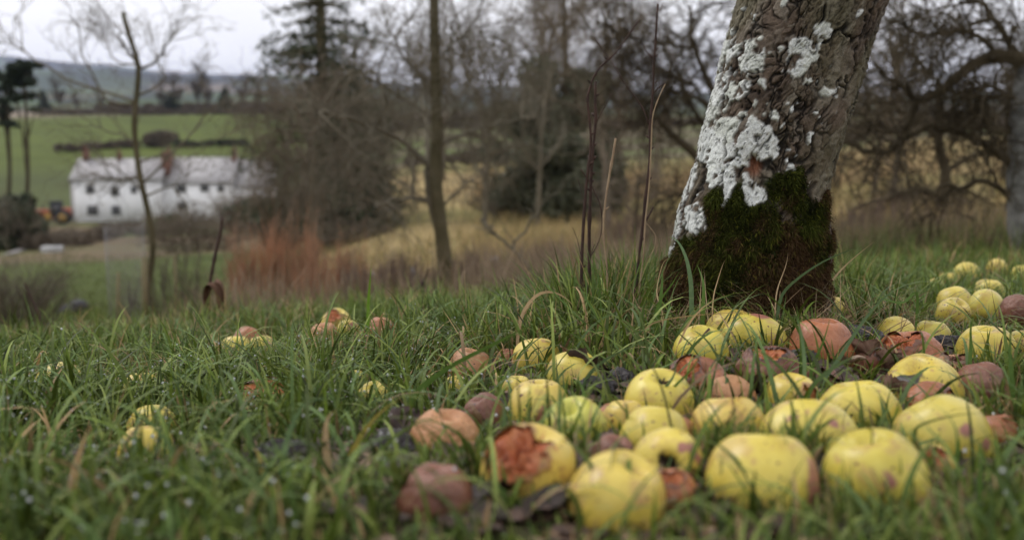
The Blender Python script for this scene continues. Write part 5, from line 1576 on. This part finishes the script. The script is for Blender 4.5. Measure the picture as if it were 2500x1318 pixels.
bush("leafless_bush", 300, 560, 70, 120, 40, 69, L_BT, "low brown bush in front of the left part of the house", 2200, .10, tm=B_BR)
bush("leafless_bush", 420, 560, 66, 130, 60, 70, L_GN, "low grey green bush in front of the house right wing", 2200, .10, tm=B_BR)
bush("thicket", 2250, 610, 15, 260, 120, 71, L_BT, "brown thorny thicket on the slope right of the trunk", 2500, .03, tm=B_DK, cat="thicket", twign=80)
bush("thicket", 2120, 600, 11, 150, 80, 72, L_IV, "dark leafy thicket close behind the right side of the trunk", 1500, .03, tm=B_DK, cat="thicket", twign=70)
bush("thicket", 2440, 610, 11, 200, 80, 73, L_BT, "dark low thicket at the foot of the lichen grey trunk", 2000, .025, tm=B_DK, cat="thicket", twign=80)
bush("thicket", 1620, 650, 14, 260, 90, 74, None, "low brown brushwood between the dead stems and the trunk", tm=B_BR, cat="thicket", twign=70)
bush("thicket", 860, 560, 28, 260, 60, 75, L_BT, "low russet growth at the foot of the conifers", 2500, .05, tm=B_BR, cat="thicket")
bush("thicket", 1350, 545, 34, 300, 110, 76, L_BT, "brown undergrowth round the foot of the ivy clad tree", 2500, .06, tm=B_BR, cat="thicket")

# pines at the far left
def pine(px, py, Y, H, seed, label, crowns):
    b = P(px, py, Y); b[2] = Gs(b[0], b[1]); rg = np.random.default_rng(seed)
    o = root("pine_tree", b, label, "pine tree", None)
    top = P(px + 8, py - H, Y)
    C = smooth_path([b - [0, 0, .3], b * .6 + top * .4 + [.3, 0, 0], top], 12)
    mb = MB(); mb.tube(C, np.linspace(.26, .10, 12), 8)
    cs = []; rs = []
    for (x, y, r) in crowns:
        c = P(x, y, Y); R = r / F * Y
        for k in range(9): cs.append(c + rg.normal(0, 1, 3) * np.array([R * .5, R * .5, R * .22])); rs.append(R * .42 * rg.uniform(.7, 1.2))
        i = int(rg.integers(4, 11)); mb.tube(smooth_path([C[i], (C[i] + c) / 2 + [0, 0, -.2], c], 8), np.linspace(.09, .04, 8), 6)
    mb.build("trunk", B_DK, o, off=b)
    V, Q, _ = leaf_mass(rg, cs, np.array(rs), 7000, .20, .6); link("crown", new_mesh("crown", V - b, Q, None, False, L_PN), o)
pine(52, 415, 95, 240, 81, "flat topped pine standing clear left of the green field", [(45,170,38),(70,165,30),(30,195,26),(62,200,30),(75,235,16),(45,240,20),(85,270,14)])
pine(8, 420, 100, 240, 82, "dark pine at the left edge half out of the picture", [(0,210,34),(15,250,26),(-15,180,34),(-10,280,34),(20,300,20)])
bush("dark_bush", 20, 425, 92, 130, 90, 83, L_DK, "dark undergrowth beneath the pines", 3500, .25, twigs=False)

# ---- hedgerow trees on the skyline of the green field
far0 = bare_tree("hedgerow_tree", 395, 272, 385, 11.5, 91, B_FAR, "bare hedgerow tree on the field skyline, first one right of the young tree", .5, 24, "hedgerow trees along the field skyline", minr=.07, rr=.022)
FT = [(440, .95, 2.0, "broad bare hedgerow tree, second right of the young tree on the skyline"), (482, 1.12, 4.1, "tallest bare hedgerow tree in the middle of the skyline row"), (512, .85, 1.1, "small bare hedgerow tree left of the skyline fir"),
      (590, .9, 5.1, "bare hedgerow tree just right of the skyline fir"), (632, .8, 3.1, "bare hedgerow tree second from the right on the skyline"), (672, .85, .7, "rightmost bare hedgerow tree on the skyline beside the conifer"),
      (150, .85, 2.7, "bare hedgerow tree on the skyline left of the young tree, near the pines"), (250, .55, 1.9, "low bare hedgerow tree on the skyline left of the young tree trunk"), (190, .5, 1.2, "lowest bare hedgerow tree on the left skyline")]
for px, s, rz, lab in FT:
    b = P(px, 272, 388 + (px % 37)); b[2] = Gs(b[0], b[1]); copy_tree(far0, b, lab, rz, s * 1.25)
conifer("fir_tree", 552, 274, 384, 10.5, 3.2, 92, "dark pointed fir on the field skyline", L_PN, B_FAR, False, 16, .8, nleaf=2600, cat="fir tree")
conifer("fir_tree", 420, 274, 392, 8.5, 3.6, 93, "broad dark fir on the field skyline right of the young tree", L_PN, B_FAR, False, 14, .8, nleaf=2600, cat="fir tree")
conifer("fir_tree", 108, 275, 420, 9.5, 3.0, 94, "hazy dark fir beyond the pines", L_PN, B_FAR, False, 14, .8, nleaf=2000, cat="fir tree")

def hedge(x0, y0, x1, y1, Y0, Y1, Hm, Wm, seed, leaf, label, n=4000, size=.35):
    rg = np.random.default_rng(seed); cs = []; rs = []
    a = P(x0, y0, Y0); c = P(x1, y1, Y1)
    L = np.linalg.norm(c - a); m = int(L / (Hm * .45)) + 2
    b = (a + c) / 2; b[2] = Gs(b[0], b[1])
    for i in range(m):
        f = i / (m - 1); p = a * (1 - f) + c * f; p[2] = Gs(p[0], p[1]) + Hm * .45 * rg.uniform(.7, 1.3); p[0] += rg.normal(0, Wm * .3); p[1] += rg.normal(0, Wm * .4)
        cs.append(p); rs.append(Hm * .55 * rg.uniform(.7, 1.25))
    V, Q, _ = leaf_mass(rg, cs, np.array(rs), n, size); o = link("hedge", new_mesh("hedge", V - b, Q, None, False, leaf), None, b); tag(o, label, "hedge")
hedge(150, 350, 335, 335, 250, 262, 2.2, 1.5, 101, L_BT, "brown clipped hedge crossing the green field left of the young tree", 5000)
hedge(345, 330, 425, 325, 262, 265, 4.2, 3, 102, L_BT, "tall bushy part of the field hedge behind the young tree", 4000)
hedge(440, 326, 600, 322, 262, 266, 1.9, 1.5, 103, L_DK, "dark green hedge line crossing the field right of the young tree", 4500)
hedge(90, 277, 760, 275, 378, 380, 2.2, 2.0, 104, L_BT, "long brown hedge along the top edge of the green field", 9000, .45)
hedge(80, 612, 290, 573, 46, 62, .9, .8, 105, L_BT, "tan brown hedge along the lane below the house", 7000, .07)
hedge(1000, 400, 1330, 388, 92, 98, 1.8, 1.5, 106, L_BT, "brown hedge crossing the slope behind the slender tree", 7000, .14)
hedge(760, 300, 1380, 300, 280, 300, 5.0, 4, 110, L_BT, "brown woodland edge on the horizon behind the slender tree", 14000, .6)
hedge(250, 268, 700, 268, 420, 430, 4.5, 4, 111, L_BT, "dark belt of brush behind the skyline trees", 10000, .6)
hedge(1380, 300, 2000, 296, 290, 300, 3.0, 3, 107, L_BT, "dark hedge on the horizon behind the gnarled tree", 9000, .45)
hedge(2020, 330, 2600, 322, 150, 160, 3.6, 2, 108, L_BT, "brown hedge above the dry slope at the right", 9000, .25)
hedge(600, 560, 900, 535, 60, 66, 2.4, 1.4, 109, L_BT, "brown hedge running from the house towards the conifers", 8000, .10)

# ---- lane
def lane():
    xs = np.linspace(0, 1, 40); V = []
    for f in xs:
        p = P(20 + 330 * f, 620 - 50 * f, 44 + 26 * f)
        for s in (-.9, .9): x, y = p[0], p[1] + s; V.append((x, y, Gs(x, y) + .06))
    me = new_mesh("path", V, grid_faces(2, 40)[:, ::-1], None, True, two_tone("lane_tarmac", (.20, .19, .19), (.28, .26, .25), 2, .9)); tag(link("path", me), kind="structure")
lane()

# ---- wire guard, stakes and tree tubes
M_WIRE = two_tone("galvanised_wire", (.17, .17, .175), (.26, .26, .265), 20, .5)
M_STK = two_tone("mossy_stake", (.11, .10, .05), (.17, .14, .08), 8, .9, .4, .01)
M_TUB = two_tone("pale_plastic_tube", (.34, .33, .33), (.26, .25, .25), 6, .6)
def guard():
    Y = 8.6; c = P(314, 740, Y); gz = Gs(c[0], c[1]); b = np.array([c[0], c[1], gz]); top = P(314, 548, Y)[2]
    o = root("wire_tree_guard", b, "grey wire mesh guard standing round the young tree", "tree guard")
    mb = MB(); R = 46 / F * Y
    for k in range(36):
        a = k / 36 * 6.283; mb.tube([b + [R * math.cos(a), R * math.sin(a), -.02], [b[0] + R * math.cos(a), b[1] + R * math.sin(a), top + .02 * math.sin(a * 3)]], .0010, 3)
    for z in np.arange(gz + .02, top, .034):
        mb.tube([[b[0] + R * math.cos(a), b[1] + R * math.sin(a), z] for a in np.linspace(0, 6.283, 17)], .0010, 3)
    mb.build("mesh_panel", M_WIRE, o, off=b)
guard()
def stake(px, py, top, Y, wpx, mat, label, name="wooden_stake", cat="stake", lean=0.0, k=7):
    b = P(px, py, Y); b[2] = Gs(b[0], b[1]); t = P(px + lean, top, Y); r = wpx / 2 / F * Y
    mb = MB(); mb.tube([b - [0, 0, .05], b * .5 + t * .5, t], [r, r * .97, r * .93], k); o = mb.build(name, mat, None, False, off=b); o.location = [float(q) for q in b]; tag(o, label, cat)
    return o
stake(353, 745, 628, 8.3, 16, M_STK, "olive mossy stake against the wire guard")
stake(432, 760, 622, 8.8, 9, M_STK, "thin stake right of the wire guard", lean=-6)
stake(285, 760, 665, 8.2, 9, M_STK, "thin dark stake left of the wire guard", lean=4)
stake(1205, 715, 628, 10, 20, M_TUB, "pale tree tube left of the broken sapling", "tree_tube", "tree tube", k=12)
stake(1382, 712, 625, 10.5, 18, M_TUB, "pale tree tube just left of the dead stems", "tree_tube", "tree tube", k=12)
stake(1010, 728, 655, 9, 16, M_TUB, "pale tree tube left of the slender tree foot", "tree_tube", "tree tube", k=12)
stake(1492, 712, 620, 9.5, 18, M_TUB, "pale tree tube between the dead stems", "tree_tube", "tree tube", k=12)
stake(910, 735, 665, 9, 14, M_TUB, "pale tree tube in the pinkish thicket", "tree_tube", "tree tube", k=12)

# ---- two dark rounded boulders
M_BLD = two_tone("dark_stone", (.014, .014, .018), (.028, .028, .034), 6, .6, .6, .02)
for px, py, w, lab, sd_ in ((193, 768, 48, "rounded dark grey stone on the grass at the lower left, right one of two", 1), (160, 775, 40, "darker low stone at the lower left, left one of two", 2)):
    b = on_ground(px, py, 8, 60); Y = b[1]; b[2] = Gs(b[0], b[1]); R = w / 2 / F * Y
    nu, nv, d, v = apple_shape(48, 900 + sd_, .8, .10, .05); v = d * (1 + .25 * (fbm(d * 1.5 + sd_, 3, 5) - .5))[:, None] * R * np.array([1, 1, .85])
    o = link("boulder", new_mesh("boulder", v, grid_faces(nu, nv, True)[:, ::-1], None, True, M_BLD), None, b + [0, 0, R * .75]); tag(o, lab, "stone")
# ------------------------------------------------------------------ white farmhouse
M_WALL = two_tone("white_render", (.78, .78, .79), (.70, .70, .71), .6, .9)
M_SLATE = two_tone("slate_roof", (.30, .29, .295), (.38, .37, .375), 1.2, .8, .5, .05)
M_BRICK = two_tone("chimney_brick", (.17, .085, .06), (.13, .07, .05), 3, .9)
M_GLASS, _n, _l, _b = nodemat("window_glass"); _b.inputs["Base Color"].default_value = (.05, .05, .055, 1); _b.inputs["Roughness"].default_value = .15
M_FRAME = two_tone("window_frame", (.30, .30, .30), (.24, .24, .24), 2, .7)
M_DOOR = two_tone("door_paint", (.10, .09, .08), (.14, .12, .10), 2, .7)
def house():
    Y = 118.0; s = Y / F
    org = P(185, 545, Y); org[2] = Gs(org[0], org[1]) + .0
    z = lambda py: P(300, py, Y)[2] - org[2]
    o = root("farmhouse", org, "long white farmhouse with a grey slate roof and brick chimneys in the valley", "house")
    o.rotation_euler = (0, 0, math.radians(4))
    X = lambda px: (px - 185) * s
    mb = MB()
    mb.box(X(185), 0, -1.5, X(392), 6.5, z(439)); mb.build("wall", M_WALL, o, False)
    mb = MB(); mb.box(X(392) + .004, .8, -1.5, X(563), 6.7, z(450)); mb.build("wall", M_WALL, o, False)
    mb = MB(); mb.box(X(563) + .004, 1.3, -1.5, X(655), 6.2, z(462)); mb.build("wall", M_WALL, o, False)
    mb = MB(); mb.box(X(166), 1.6, -1.5, X(185) - .004, 6.0, z(447)); mb.build("lean_to", two_tone("grey_render", (.44, .42, .42), (.36, .34, .34), 1, .9), o, False)
    def roof(x0, x1, y0, y1, ze, zr, over=.35, gable=True):
        m = MB(); ym = (y0 + y1) / 2; th = .18
        def slab(ya, za, yb, zb):
            v = [(x0 - over, ya, za), (x1 + over, ya, za), (x1 + over, yb, zb), (x0 - over, yb, zb)]
            v = v + [(a, b, c + th) for a, b, c in v]
            m.add(v, [(3, 2, 1, 0), (4, 5, 6, 7), (0, 1, 5, 4), (1, 2, 6, 5), (2, 3, 7, 6), (3, 0, 4, 7)])
        slab(y0 - over, ze - .08, ym, zr); slab(y1 + over, ze - .08, ym + .003, zr)
        r_ = m.build("roof", M_SLATE, o, False)
        for xg in (x0 + .03, x1 - .03):
            g = MB(); g.add([(xg, y0 + .05, ze - .05), (xg, y1 - .05, ze - .05), (xg, ym, zr - .05)], None, [(0, 1, 2)]); g.build("gable", M_WALL, r_, False)
        return r_
    ra = roof(X(185), X(392), 0, 6.5, z(439), z(394)); rb = roof(X(396), X(563), .8, 6.7, z(450), z(392), .25); rc = roof(X(570), X(655), 1.3, 6.2, z(462), z(398), .2)
    m = MB(); m.add([(X(163), 1.3, z(447)), (X(185) - .3, 1.3, z(430)), (X(185) - .3, 6.2, z(430)), (X(163), 6.2, z(447)), (X(163), 1.3, z(444)), (X(185) - .3, 1.3, z(427)), (X(185) - .3, 6.2, z(427)), (X(163), 6.2, z(444))],
                    [(3, 2, 1, 0), (4, 5, 6, 7), (0, 1, 5, 4), (1, 2, 6, 5), (2, 3, 7, 6), (3, 0, 4, 7)]); m.build("roof", M_SLATE, o, False)
    for px, w, t, ym, zb, par in ((198, 12, 372, 3.2, 400, ra), (279, 7, 384, 3.2, 402, ra), (400, 17, 376, 3.4, 445, rb), (560, 11, 376, 3.6, 412, rb)):
        m = MB(); x = X(px); hw = w / 2 * s; m.box(x - hw, ym - .45 - (1.6 if px == 400 else 0), z(zb), x + hw, ym + .45, z(t)); m.box(x - hw - .08, ym - .53 - (1.6 if px == 400 else 0), z(t) + .003, x + hw + .08, ym + .53, z(t) + .16)
        ch = m.build("chimney", M_BRICK, par, False)
        p_ = MB(); p_.tube([(x, ym, z(t) + .1), (x, ym, z(t) + .75)], [.17, .14], 8); p_.build("chimney_pot", M_BRICK, ch)
    def win(px, py, w, h, y):
        x = X(px); zc = z(py); hw = w / 2 * s; hh = h / 2 * s
        m = MB(); t = .10
        m.box(x - hw - t, y - .08, zc - hh - t, x - hw, y + .05, zc + hh + t); m.box(x + hw, y - .08, zc - hh - t, x + hw + t, y + .05, zc + hh + t)
        m.box(x - hw, y - .08, zc + hh, x + hw, y + .05, zc + hh + t); m.box(x - hw, y - .10, zc - hh - t, x + hw, y + .05, zc - hh); m.box(x - .04, y - .06, zc - hh, x + .04, y + .03, zc + hh)
        f = m.build("window", M_FRAME, o, False)
        g = MB(); g.box(x - hw, y - .035, zc - hh, x - .042, y + .02, zc + hh); g.box(x + .042, y - .035, zc - hh, x + hw, y + .02, zc + hh); g.build("pane", M_GLASS, f, False)
    for a in ((225, 462, 17, 18, -.01), (284, 467, 16, 20, -.01), (228, 514, 22, 20, -.01), (284, 514, 18, 20, -.01), (330, 463, 12, 14, -.01), (439, 463, 20, 16, .79), (496, 462, 18, 14, .79), (535, 463, 12, 12, .79), (440, 505, 18, 18, .79)): win(*a)
    m = MB(); m.box(X(352), -.05, -.9, X(366), .03, z(506)); dr = m.build("door", M_DOOR, o, False)
house()

# red tractor with dark wheels beside the house
def tractor():
    Y = 104.0; s = Y / F; b = P(132, 548, Y); b[2] = Gs(b[0], b[1])
    o = root("tractor", b, "red tractor with dark wheels parked left of the farmhouse", "tractor"); o.rotation_euler = (0, 0, math.radians(15))
    red = two_tone("red_paint", (.36, .085, .04), (.26, .06, .03), 3, .5); dk = two_tone("tyre_rubber", (.02, .02, .022), (.04, .04, .045), 5, .8); yl = two_tone("yellow_paint", (.50, .30, .07), (.38, .22, .05), 3, .5)
    m = MB(); m.box(-1.75, -.45, .9, -.2, .45, 1.65); m.box(-1.9, -.35, .8, -1.7, .35, 1.5); m.box(.95, -.6, .85, 1.75, .6, 1.75); m.box(-.2, -.35, .6, .95, .35, 1.0); m.build("body", red, o, False)
    m = MB(); m.box(-.25, -.6, 2.35, 1.0, .6, 2.48)
    for x in (-.2, .88):
        for y in (-.52, .46): m.box(x, y, 1.0, x + .07, y + .06, 2.348)
    cb = m.build("cab", dk, o, False)
    m = MB(); m.box(-.13, -.50, 1.05, .86, .45, 2.3); m.build("pane", M_GLASS, cb, False)
    for (x, r, w) in ((1.0, .82, .42), (-1.25, .55, .3)):
        for y in (-.75, .75):
            m = MB(); m.tube([(x, y - w / 2, r), (x, y - w / 2 + .05, r), (x, y + w / 2 - .05, r), (x, y + w / 2, r)], [r * .9, r, r, r * .9], 22); wh = m.build("wheel", dk, o)
            m = MB(); m.tube([(x, y - w / 2 - .02, r), (x, y + w / 2 + .02, r)], r * .5, 16); m.build("rim", yl if y < 0 else dk, wh)
    m = MB(); m.box(-.75, -.62, .5, -.2, -.47, 1.25); m.build("side_panel", yl, o, False)
    m = MB(); m.tube([(-1.0, .1, 1.6), (-1.0, .1, 2.2)], .05, 8); m.build("exhaust", dk, o)
tractor()
# pale trough by the lane
def trough():
    Y = 45.0; b = P(128, 615, Y); b[2] = Gs(b[0], b[1]) + .0
    m = MB(); m.box(-.42, -.22, 0, .42, .22, .06); m.box(-.42, -.22, .062, -.36, .22, .26); m.box(.36, -.22, .062, .42, .22, .26); m.box(-.358, -.22, .062, .358, -.17, .26); m.box(-.358, .17, .062, .358, .22, .26)
    o = m.build("water_trough", two_tone("pale_stone", (.5, .5, .5), (.4, .4, .4), 3, .8), None, False); o.location = [float(c) for c in b]; tag(o, "pale trough at the edge of the lane below the house", "trough")
trough()

# ------------------------------------------------------------------ haze
def haze():
    m = bpy.data.materials.new("haze"); m.use_nodes = True; n = m.node_tree.nodes; l = m.node_tree.links; n.clear()
    out = n.new("ShaderNodeOutputMaterial"); v = n.new("ShaderNodeVolumePrincipled")
    v.inputs["Color"].default_value = (.62, .70, .96, 1); v.inputs["Density"].default_value = .000085; v.inputs["Anisotropy"].default_value = .6
    l.new(v.outputs[0], out.inputs["Volume"])
    mb = MB(); zt = float(max(v.co.z for v in bpy.data.objects["ground"].data.vertices)); zb = float(min(v.co.z for v in bpy.data.objects["ground"].data.vertices)); mb.box(-11600, -11600, zb - 1, 11600, 11600, zt + 5); print("Z", zb, zt)
    o = mb.build("haze", m, None, False); tag(o, "thin winter haze over the valley", "haze", kind="stuff")
haze()
